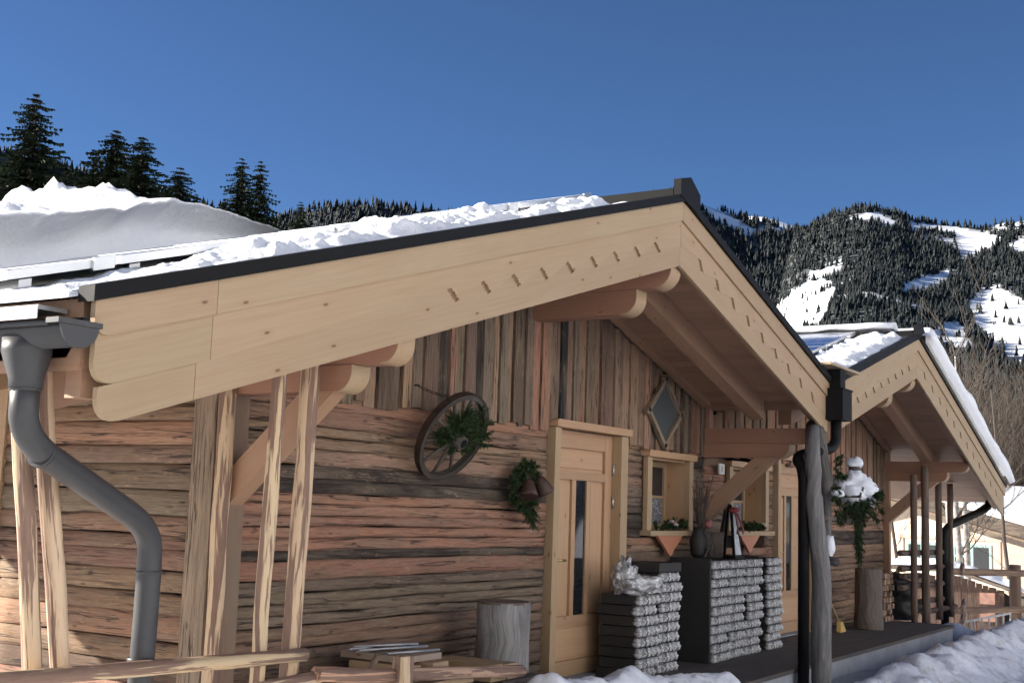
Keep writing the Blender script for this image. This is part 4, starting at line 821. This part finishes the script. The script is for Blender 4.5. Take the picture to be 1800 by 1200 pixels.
MB().prism([(-.10, 0), (.12, .0), (.05, .12), (-.03, .12)], (15.23, 4.62, .004), (1, 0, 0), (0, .15, 1), (0, 1, 0), .05).build('bristles', 'straw', t)
for i in range(46):
    row, k = divmod(i, 6); x = 17.10+k*.085+R_.uniform(-.02, .02); z = .045+row*.082; y = 4.62+R_.uniform(-.03, .04)
    if row > 6 and k > 3: continue
    mb = MB().sweep([(x, y, z), (x+.01, y+.17, z), (x, y+.33, z)], [(-.038, -.03), (.035, -.034), (.03, .028), (-.01, .04), (-.036, .02)], (0, 0, 1), jit=.006, smooth=False)
    single(mb, 'firewood_log', 'pole' if i % 3 else 'trunk', (x, y, z-.035), 'split firewood piece stacked between stump and dark sacks', 'firewood', 'stacked firewood', col=jcol(R_.choice([(.42, .28, .18), (.3, .2, .14), (.5, .36, .24)]), .15))
for i, (x, y, z, r) in enumerate(((18.05, 4.66, .16, .27), (18.45, 4.70, .15, .24), (18.2, 4.70, .38, .25), (17.95, 4.72, .52, .16))):
    single(MB().blob((x, y, z), (r, r*.9, r*.72), i+20, .35, 2.2, 14, 18, -.9), 'sack', 'tray', (x, y, z-r*.6), ['black sack at the foot of the firewood', 'black sack on the deck near the fence poles', 'black sack lying on another sack', 'small black sack topping the heap'][i], 'sack')
# timber offcuts at the lower left
OFF = [((5.62, 4.28, .30), (6.55, 4.46, .335), SPR, 'long pale board at the bottom of the offcut pile'), ((5.98, 4.36, .337), (6.10, 4.80, .43), SPR, 'first squared timber end in the offcut pile'), ((6.20, 4.34, .337), (6.36, 4.82, .435), SPR, 'second squared timber end in the offcut pile'),
    ((6.02, 4.42, .438), (6.40, 4.9, .475), (.32, .25, .19), 'brown plank lying across the squared timbers'), ((6.78, 4.30, .27), (6.96, 4.9, .325), (.5, .36, .22), 'lower short board beside the stump'), ((6.80, 4.32, .327), (6.95, 4.9, .37), SPR, 'upper short board beside the stump'), ((6.98, 4.30, .27), (7.10, 4.9, .32), (.45, .32, .2), 'narrow board end next to the foreground snow'), ((6.99, 4.33, .322), (7.15, 4.85, .36), SPR, 'pale board end under the foreground snow')]
single(MB().box((5.3, 4.27, -.35), (7.4, 4.93, .266)), 'timber_base', 'deck', (6.3, 4.6, -.3), 'dark low bench carrying the offcuts beside the stump', 'bench')
for lo, hi, c, lb in OFF: single(MB().box(lo, hi, 1 if hi[1]-lo[1] > hi[0]-lo[0] else 0), 'offcut_board', 'new', lo, lb, 'board', 'timber offcuts', col=jcol(c, .08))
pole((5.36, 4.18, .43), (5.72, 4.40, .50), .022, 'slanting squared stick behind the short post', 'timber offcuts', 'stick', 'offcut_stick', 'new', SPR, 4, .002)
for i in range(5):
    y = 4.52+.06*i; single(MB().tube([(6.04-.1*R_.random(), y+.16*R_.random(), .486+.010*(i % 3)), (6.40+.05*R_.random(), y-.08*R_.random(), .485+.012*(i % 3))], .008, 8), 'metal_rod', 'zinc', (6, y, .48), 'thin silver rod in the bundle on top of the offcuts', 'rod', 'bundle of silver rods')

# weathered forked trunk with a bird feeder
t = thing('trunk_post', 'grey weathered tree trunk post standing between the two huts', 'post', (11.2, 3.66, -.35))
MB().tube([(11.42, 3.66, -.35), (11.415, 3.66, .0), (11.405, 3.66, .4), (11.405, 3.66, .75), (11.38, 3.66, .95), (11.31, 3.66, 1.12), (11.25, 3.66, 1.3), (11.225, 3.67, 1.55), (11.25, 3.69, 1.8), (11.38, 3.745, 2.03), (11.72, 3.85, 2.24)], .084, 16, scale=lambda u: 1.12-.30*u, jit=.018, jfreq=1.6).build('trunk', 'trunk', t, (.26, .25, .24))
MB().tube([(11.43, 3.67, .85), (11.58, 3.70, 1.12), (11.72, 3.72, 1.4), (11.79, 3.74, 1.72), (11.75, 3.76, 2.0), (11.72, 3.8, 2.25)], .064, 14, scale=lambda u: 1.05-.25*u, jit=.016, jfreq=1.2).build('fork', 'trunk', t, (.20, .18, .165))
MB().tube([(11.47, 3.62, .98), (11.55, 3.56, .96)], .04, 10, jit=.008).build('stub', 'trunk', t, (.06, .05, .045))
fx, fy, fz = 12.22, 3.60, 1.385
t = thing('bird_feeder', 'rustic bird feeder on the trunk with a hood of snow', 'bird feeder', (fx, fy, fz))
MB().tube([(11.55, 3.70, fz-.02), (11.9, 3.66, fz-.03), (fx+.05, fy, fz-.035)], .028, 10, jit=.008).build('arm', 'trunk', t, (.2, .16, .13))
MB().box((fx-.17, fy-.11, fz-.005), (fx+.17, fy+.12, fz+.018), 0).build('tray_board', 'trunk', t, (.30, .25, .21)); MB().tube([(fx-.06, fy-.12, fz+.02), (fx+.20, fy-.12, fz+.012)], .020, 8).build('perch', 'pole', t, (.35, .28, .22))
for dx, dy in ((-.14, -.07), (.05, -.07), (.14, .09), (-.14, .09), (.13, -.07)): MB().tube([(fx+dx, fy+dy, fz+.02), (fx+dx, fy+dy, fz+.19)], .014, 7).build('leg', 'pole', t, (.36, .28, .2))
MB().prism([(-.26, .0), (.25, .0), (.20, .04), (0, .20), (-.22, .05)], (fx-.0, fy-.14, fz+.185), (1, 0, 0), (0, 0, 1), (0, 1, 0), .30).build('feeder_roof', 'bark', t)
MB().tube([(fx+.02, fy, fz+.34), (fx+.02, fy, fz+.50)], .055, 12).build('chimney', 'bark', t)
mb = MB().blob((fx+.02, fy, fz+.285), (.22, .19, .16), 31, .5, 1.8, 22, 30); mb.blob((fx+.13, fy-.05, fz+.24), (.13, .15, .14), 35, .28, 2.0, 14, 18); mb.blob((fx-.14, fy-.03, fz+.22), (.13, .13, .09), 36, .4, 2.0, 14, 18); mb.blob((fx+.03, fy, fz+.525), (.085, .08, .055), 33, .4, 2, 12, 16); mb.build('snow_hood', 'snow', t)
mb = MB()
for i in range(34):
    p = (fx+R_.uniform(-.42, .26), fy+R_.uniform(-.16, .1), fz+R_.uniform(.06, .20)); bough(mb, p, (R_.uniform(-.5, .7), R_.uniform(-.6, .2), R_.uniform(-1, -.05)), R_.uniform(.12, .22), 4, .03, .6, .5)
for i in range(11): bough(mb, (fx-.24+R_.uniform(-.07, .07), fy-.1, fz+.06-.035*i), (R_.uniform(-.25, .25), R_.uniform(-.3, 0), -1), .2, 4, .03, .5, .3)
for i in range(8): bough(mb, (fx+.06+R_.uniform(-.08, .08), fy-.18, fz+.22), (R_.uniform(-.5, .5), -.6, R_.uniform(-.4, .8)), .1, 4, .028, .6, .3)
for i in range(7): bough(mb, (fx+.2, fy+.06, fz+.34+.02*i), (1, 0, R_.uniform(-.2, .6)), .18, 4, .028, .6, .3)
for i in range(10): bough(mb, (11.72+R_.uniform(-.06, .06), 3.66, fz+.15+.04*i), (R_.uniform(-.6, .6), -.5, R_.uniform(-.6, .6)), .14, 4, .03, .6, .3)
mb.build('spruce_boughs', 'twig', t)
for i, (p, r) in enumerate((((11.50, 3.62, 1.10), (.05, .05, .10)), ((11.70, 3.6, 1.60), (.09, .06, .04)))): single(MB().blob(p, r, 40+i, .35, 2, 10, 14), 'snow_clump', 'snow', p, ['small clump of snow caught in the trunk fork', 'thin clump of snow left of the bird feeder'][i], 'snow', kind='stuff')

# ------------------------------------------------------------------ snow on the ground
mb = MB()
def bank(u, v):
    x = 8.6+16*u**1.2; y = 0.6+3.3*v
    crest = math.exp(-((y-3.25-.12*noise.noise(Vector((x*.5, 0, 0))))/.42)**2); lvl = -.18 if x < 11.6 else (-.18+.15*min(1, (x-11.6)/1.6))
    rough = fbm(Vector((x*2.2, y*2.4, 3)), 4); z = -.36+(lvl+.36)*crest+(.075*crest+.025)*rough+.05*max(0, rid(Vector((x*3, y*3, 1)))-.4)*crest+.02*noise.noise(Vector((x*9, y*9, 2)))+.010*noise.noise(Vector((x*24, y*24, 2)))
    z += .05*max(0, 1-abs(y-1.2)/1.2)
    if y > 3.78: z -= .3*(y-3.78)/.12
    return (x, y, z)
mb.grid(bank, 330, 90); single(mb, 'snow_bank', 'dsnow', (12, 3, -.4), 'trodden snow bank heaped along the front of the concrete platform', 'snow', kind='stuff')
single(MB().box((11.55, 3.30, -.30), (13.1, 3.75, -.17)), 'stepping_slab', 'concrete', (12.2, 3.5, -.3), 'grey slab step half buried in the snow bank', 'slab')
mb = MB()
def heap(u, v):
    x = 6.55+4.0*u; y = 3.65+.75*v; pr = math.sin(math.pi*v)**.7*min(1, u*9, (1-u)*6)
    top = .34-.30*u-.05+.10*math.exp(-((x-6.95)/.16)**2)+.10*math.exp(-((x-8.15)/.22)**2)+.04*math.exp(-((x-7.35)/.2)**2)+.02*math.exp(-((x-9.9)/.3)**2)
    return (x, y, -.35+(top+.36+.05*fbm(Vector((x*3.5, y*3.5, 8)), 4))*pr+.012*noise.noise(Vector((x*16, y*16, 1))))
mb.grid(heap, 200, 50); single(mb, 'snow_heap', 'snow', (8, 4, -.35), 'low ridge of shovelled snow in front of the near door', 'snow', kind='stuff')
# ------------------------------------------------------------------ house, shed and trees behind
t = thing('cream_house', 'cream plastered house with turquoise framed window behind the far hut', 'house', (47, 9.9, -2.6))
ha = Vector((47.0, 10.2, 0)); nrm = Vector((-.93, .36, 0)).normalized(); tx = Vector((-nrm.y, nrm.x, 0)); tx = -tx if tx.y > 0 else tx      # tx runs to the right in the picture
def hp(a, z, d=0): return ha+tx*a-nrm*d+Vector((0, 0, z))
rz, rs = 2.75, .235; ra = -2.6
wallp = [(-9, -2.6), (9, -2.6), (9, rz-.45-rs*(9-ra)), (ra, rz-.45), (-9, rz-.45-rs*(ra+9))]
MB().prism(wallp, ha, tx, (0, 0, 1), -nrm, 9).build('wall', 'plaster', t)
for s, e in ((-1, -10.2), (1, 10.2)):
    z1 = rz-rs*abs(e-ra); rp = [(ra, rz-.42), (e, z1-.42), (e, z1), (ra, rz)]
    MB().prism(rp, ha+nrm*1.3, tx, (0, 0, 1), -nrm, 11).build('roof', 'log', t, (.07, .055, .045))
    mb = MB(); mb.prism([(ra, rz+.004), (e, z1+.004), (e, z1+.22), (ra, rz+.22)], ha+nrm*1.15, tx, (0, 0, 1), -nrm, 10.8); mb.build('roof_snow', 'snow', t)
    MB().prism([(ra, rz-.56), (e, z1-.56), (e, z1-.43), (ra, rz-.43)], ha+nrm*1.1, tx, (0, 0, 1), -nrm, .2).build('purlin', 'log', t, (.2, .14, .1))
def hwin(a0, a1, z0, z1):
    w = MB().prism([(a0, z0), (a1, z0), (a1, z1), (a0, z1)], ha+nrm*.05, tx, (0, 0, 1), -nrm, .04).build('window', 'oc', t, (.24, .42, .38)); m = a0+(a1-a0)*.5
    for (p, q, r_, s_) in ((a0+.10, m-.06, z0+.08, z0+.58*(z1-z0)-.04), (a0+.10, m-.06, z0+.58*(z1-z0)+.04, z1-.1), (m+.06, a1-.10, z0+.08, z1-.1)): MB().prism([(p, r_), (q, r_), (q, s_), (p, s_)], ha+nrm*.055, tx, (0, 0, 1), -nrm, .02).build('pane', 'glass', w)
    for (p, q, r_, s_) in ((a0-.35, a0-.12, z0-.1, z1+.12), (a1+.12, a1+.35, z0-.1, z1+.12), (a0-.4, a1+.4, z1+.13, z1+.25)): MB().prism([(p, r_), (q, r_), (q, s_), (p, s_)], ha+nrm*.06, tx, (0, 0, 1), -nrm, .05).build('window_trim', 'oc', w, (.55, .40, .30))
hwin(-.05, 1.5, -.42, .62); hwin(-2.0, -.65, -.42, .62)
MB().prism([(1.9, -2.5), (3.3, -2.5), (3.3, 1.0), (1.9, 1.0)], ha+nrm*.02, tx, (0, 0, 1), -nrm, .015).build('plaster_panel', 'oc', t, (.42, .33, .27))
for a in (-1.2, .6, 2.0, 3.4): MB().prism([(a, 1.0), (a+.03, 1.0), (a+.03, 2.0-rs*abs(a-ra)), (a, 2.0-rs*abs(a-ra))], ha+nrm*.02, tx, (0, 0, 1), -nrm, .018).build('wall_batten', 'oc', t, (.45, .33, .25))
# brown shed
t = thing('garden_shed', 'small brown plank shed with sagging snow on its roof', 'shed', (29.6, 6.4, -1.3))
sa = Vector((29.6, 6.2, 0)); sn = Vector((-.965, -.26, 0)).normalized(); st = Vector((-sn.y, sn.x, 0)); st = -st if st.y > 0 else st
k = 0; a = -1.6
while a < .72:
    w = R_.uniform(.12, .17); zt_ = .20-.30*max(0, a+.3)-.05*max(0, -a-.3)
    MB().prism([(a, -1.4), (a+w-.008, -1.4), (a+w-.008, zt_-.02), (a, zt_)], sa+sn*R_.uniform(0, .008), st, (0, 0, 1), -sn, .03, grain='v').build('plank', 'log', t, jcol((.13, .075, .055), .15)); a += w
MB().prism([(-1.58, -1.4), (.93, -1.4), (.93, -.22), (-1.58, .15)], sa-sn*.031, st, (0, 0, 1), -sn, 1.5).build('shed_body', 'core', t)
rp = [(-1.75, .26), (-.3, .27), (1.25, -.22), (1.25, -.15), (-.3, .35), (-1.75, .34)]
MB().prism(rp, sa+sn*.18, st, (0, 0, 1), -sn, 2.0).build('roof', 'log', t, (.3, .24, .19))
for r_, s_ in ((-.42, -.17), (-.80, -.55)): MB().prism([(.30, r_), (.62, r_), (.62, s_), (.30, s_)], sa+sn*.04, st, (0, 0, 1), -sn, .03).build('pane_board', 'oc', t, (.55, .30, .22))
MB().box((29.62, 4.96, -1.4), (31.0, 5.20, -.25)).build('side_lean_to', 'log', t, (.10, .085, .07))
mb = MB()
def shsnow(u, v):
    a = -1.7+3.1*u; d = -.16+1.9*v; zz = (.345 if a < -.3 else .345-.318*(a+.3)); e = min(1, u*8, (1-u)*10)*min(1, v*6+.15)
    return sa+st*a-sn*d+Vector((0, 0, zz+.13*e*(1+.6*fbm(Vector((a*2, d*2, 3)), 3))+.01))
mb.grid(shsnow, 50, 26); mb.build('roof_snow', 'snow', t)
# low white railing and a blue grey scoop on the snow
t = thing('white_railing', 'low white railing half buried in snow before the brown shed', 'railing', (20.8, 4.1, -.35))
ra0, ra1 = Vector((19.9, 4.26, -.135)), Vector((21.3, 3.78, -.03)); MB().tube([ra0, ra1], .018, 8).build('top_rail', 'oc', t, (.8, .8, .78))
for i in range(8): p = ra0.lerp(ra1, i/7); MB().tube([p-Vector((0, 0, .2)), p], .013, 6).build('baluster', 'oc', t, (.8, .8, .78))
t = thing('snow_scoop', 'blue grey snow scoop lying at the corner of the platform', 'scoop', (18.2, 3.9, -.3))
mb = MB()
mb.grid(lambda u, v: Vector((18.25, 4.0, -.42))+Vector((.25, -.85, 0))*(u-.5)*.8+Vector((-.2, -.05, .42))*v*(1-.55*abs(u-.5)**1.6*2)+Vector((-.12*math.sin(v*3.1), 0, 0)), 16, 10)
o = mb.build('blade', 'oc', t, (.30, .36, .52)); MB().tube([(18.2, 4.0, -.2), (18.5, 4.4, -.15)], .02, 6).build('stick', 'new', t, SPR)

# spruces on the left
def spruce_mesh(seed, H=16.0, wbase=3.2, n_whorl=44):
    rs_ = random.Random(seed); mb = MB(); tr = MB(); tr.tube([(0, 0, -6), (0, 0, H*.5), (0, 0, H)], .22, 7, scale=lambda u: 1.2-1.15*u)
    for w in range(n_whorl):
        u = w/(n_whorl-1); L0 = wbase*(1-u)**.75+.16; nb = 13 if u < .8 else 10
        for k in range(nb):
            z = H*(.10+.895*u)+rs_.uniform(-.6, .6)*H/n_whorl*1.4*(1 if u < .97 else 0); a = 2*math.pi*(k+rs_.random())/nb+w; ln = L0*rs_.uniform(.45, 1.12); d = Vector((math.cos(a), math.sin(a), 0)); sd = Vector((-d.y, d.x, 0)); p = Vector((0, 0, z)); prev = p; ns = 6; lift = rs_.uniform(-.05, .22)
            for s_ in range(ns):
                v = (s_+1)/ns; q = p+d*ln*v+Vector((0, 0, ln*(lift*v-.55*v*v+.30*v**4))); wd = ln*.23*(1-.65*v)+.08
                for m_ in range(4):
                    c = prev.lerp(q, rs_.uniform(.2, .9)); e = sd*rs_.uniform(.4, 1.25)*wd*rs_.choice((-1, 1)); mb.tri(prev, q, c+e+Vector((0, 0, -rs_.uniform(.02, .24)*ln*.33)))
                for m_ in range(2): mb.tri(prev, prev.lerp(q, rs_.uniform(.5, 1)), prev.lerp(q, rs_.uniform(.2, .9))+sd*rs_.uniform(-.06, .06)+Vector((0, 0, -rs_.uniform(.10, .36)*ln*.33-.05)))
                prev = q
    return mb.mesh('crown', M['spruce']), tr.mesh('trunk', M['bark'])
SM = [spruce_mesh(11, 16, 4.4, 74), spruce_mesh(12, 16, 4.0, 70), spruce_mesh(13, 16, 5.0, 72)]
def put_spruce(px, py, dist, sc, variant, label, group='spruces behind the roof', wide=1.0):
    d = ray(px, py); p = EYE+d*(dist/d.dot(fwd)); t = thing('spruce_tree', label, 'tree', (p.x, p.y, p.z-16*sc), group)
    t.scale = (sc*wide, sc*wide, sc); t.rotation_euler = (0, 0, R_.uniform(0, 6))
    for me, n in zip(SM[variant], ('crown', 'trunk')):
        o = bpy.data.objects.new(n, me); C.objects.link(o); o.parent = t
for a in ((65, 164, 62, 1.35, 0, 'tallest spruce at the far left', 'spruces behind the roof', 1.2), (206, 228, 66, 1.25, 2, 'broad spruce left of the forked one', 'spruces behind the roof', 1.35), (252, 240, 64, 1.2, 1, 'spruce with a forked crown beside the broad one', 'spruces behind the roof', 1.45), (318, 293, 68, 1.15, 2, 'lower spruce right of the forked one', 'spruces behind the roof', 1.25),
          (426, 277, 72, 1.1, 0, 'left spruce of the tight pair above the panels'), (459, 282, 73, 1.1, 1, 'right spruce of the tight pair above the panels'), (529, 354, 95, 1.0, 0, 'small lone spruce in front of the wooded hill'), (170, 264, 90, 1.2, 1, 'thin spruce peeking out left of the broad spruce'),
          (122, 290, 88, 1.2, 2, 'short spruce right of the tallest one'), (-20, 240, 75, 1.3, 2, 'spruce cut by the left picture edge'), (150, 300, 95, 1.1, 0, 'low spruce between the tallest and the broad spruce'), (20, 270, 92, 1.2, 1, 'low spruce left of the tallest one'), (345, 340, 80, 1.0, 1, 'lowest spruce right of the group of four'), (395, 350, 82, 1.0, 2, 'short spruce left of the tight pair')): put_spruce(*a)
# bare trees: birches by the house, bushes on the slope
def branches(mb, p, d, ln, r, depth, rs_, bend=.25, sides=4):
    p = Vector(p); d = Vector(d).normalized(); pts = [p]; n = 4
    for i in range(n):
        d = (d+Vector((rs_.uniform(-bend, bend), rs_.uniform(-bend, bend), rs_.uniform(-.05, .18)))*1.0).normalized(); pts.append(pts[-1]+d*ln/n)
    mb.tube(pts, r, sides if depth else 3, scale=lambda u: 1-.55*u, cap=False)
    if depth == 0: return
    for i in range(rs_.randint(3, 5)):
        k = rs_.randint(1, n); s = Vector((rs_.uniform(-1, 1), rs_.uniform(-1, 1), rs_.uniform(.1, .9))); branches(mb, pts[k], d*.5+s, ln*rs_.uniform(.42, .68), r*.5, depth-1, rs_, bend, sides)
def bare_tree(px, py, dist, z0, H, r, label, mat='birch', seed=1, name='birch_tree', lean=(0, 0), tw=6):
    d = ray(px, py); p = EYE+d*(dist/d.dot(fwd)); rs_ = random.Random(seed); t = thing(name, label, 'tree', (p.x, p.y, z0), 'bare trees by the cream house')
    path = [Vector((p.x+lean[0]*i/8+.06*noise.noise(Vector((i*.5, seed, 0))), p.y+lean[1]*i/8+.06*noise.noise(Vector((i*.5, seed, 4))), z0+H*i/8)) for i in range(9)]
    MB().tube(path, r, 9, scale=lambda u: 1.1-.8*u, jit=.01).build('trunk', mat, t); mb = MB()
    for i in range(tw): k = rs_.randint(2, 8); branches(mb, path[k], (rs_.uniform(-1, 1), rs_.uniform(-1, 1), rs_.uniform(.1, .9)), H*rs_.uniform(.14, .3), r*.26, 2, rs_)
    mb.build('crown', 'bark' if mat == 'birch' else mat, t)
bare_tree(1676, 1000, 36, -1.6, 7.5, .10, 'left birch of the three before the window', seed=3, lean=(0, .3)); bare_tree(1694, 1000, 36.5, -1.6, 8, .11, 'middle birch of the three before the window', seed=4, lean=(.2, .5)); bare_tree(1706, 1000, 37, -1.6, 8, .10, 'right birch of the three before the window', seed=5, lean=(0, .35))
bare_tree(1590, 1000, 30, -1.4, 5.5, .05, 'thin bare sapling in front of the sunlit house wall', 'shrub', 8, 'bare_sapling', (0, .6), 7); bare_tree(1780, 1000, 33, -1.5, 6.5, .06, 'bare sapling at the right edge beside the house', 'shrub', 9, 'bare_sapling', (.2, .5), 8)
sb = MB(); tmpl = []
for s in range(6):
    b = MB(); rs_ = random.Random(50+s)
    for i in range(7): branches(b, (rs_.uniform(-.5, .5), rs_.uniform(-.5, .5), 0), (rs_.uniform(-.5, .5), rs_.uniform(-.5, .5), 1), rs_.uniform(1.3, 2.6), .035, 2, rs_, .3, 3)
    tmpl.append(b)
A0, A1 = az_el(1560, 700)[0], az_el(1960, 700)[0]
for i in range(200):
    a = R_.uniform(A0, A1); r = R_.uniform(66, 112); x, y = r*math.sin(a), r*math.cos(a); z = hC(a, r); b = R_.choice(tmpl); sc = R_.uniform(.7, 1.9); ro = R_.uniform(0, 6.28); c_, s_ = math.cos(ro)*sc, math.sin(ro)*sc; n = len(sb.v)
    sb.v += [Vector((x+p.x*c_-p.y*s_, y+p.x*s_+p.y*c_, z+p.z*sc*1.2)) for p in b.v]; sb.g += b.g; sb.f += [[n+q for q in f] for f in b.f]; sb.sm += b.sm
tag(sb.build('bushes', 'shrub'), 'tangle of bare brown bushes on the slope behind the house', 'bushes', kind='stuff')
fb = MB()
for i in range(900):
    a = R_.uniform(A0, A1); r = R_.uniform(104, 230); x, y = r*math.sin(a), r*math.cos(a); e = lerp_sky(SKY_C, a); z = (hC(a, r)-.5 if r < 150 else r*math.tan(e)-2-R_.uniform(0, 3)); H = R_.uniform(2.5, 6.5)
    for k in range(4): cone_tree(fb, x, y, z+H*.2*k, H*(1-.2*k)*.8, H*.15*(1-.2*k)*R_.uniform(.8, 1.2), 7)
tag(fb.build('spruce_wood', 'forest'), 'dark young spruce wood rising behind the bare bushes', 'wood', kind='stuff')
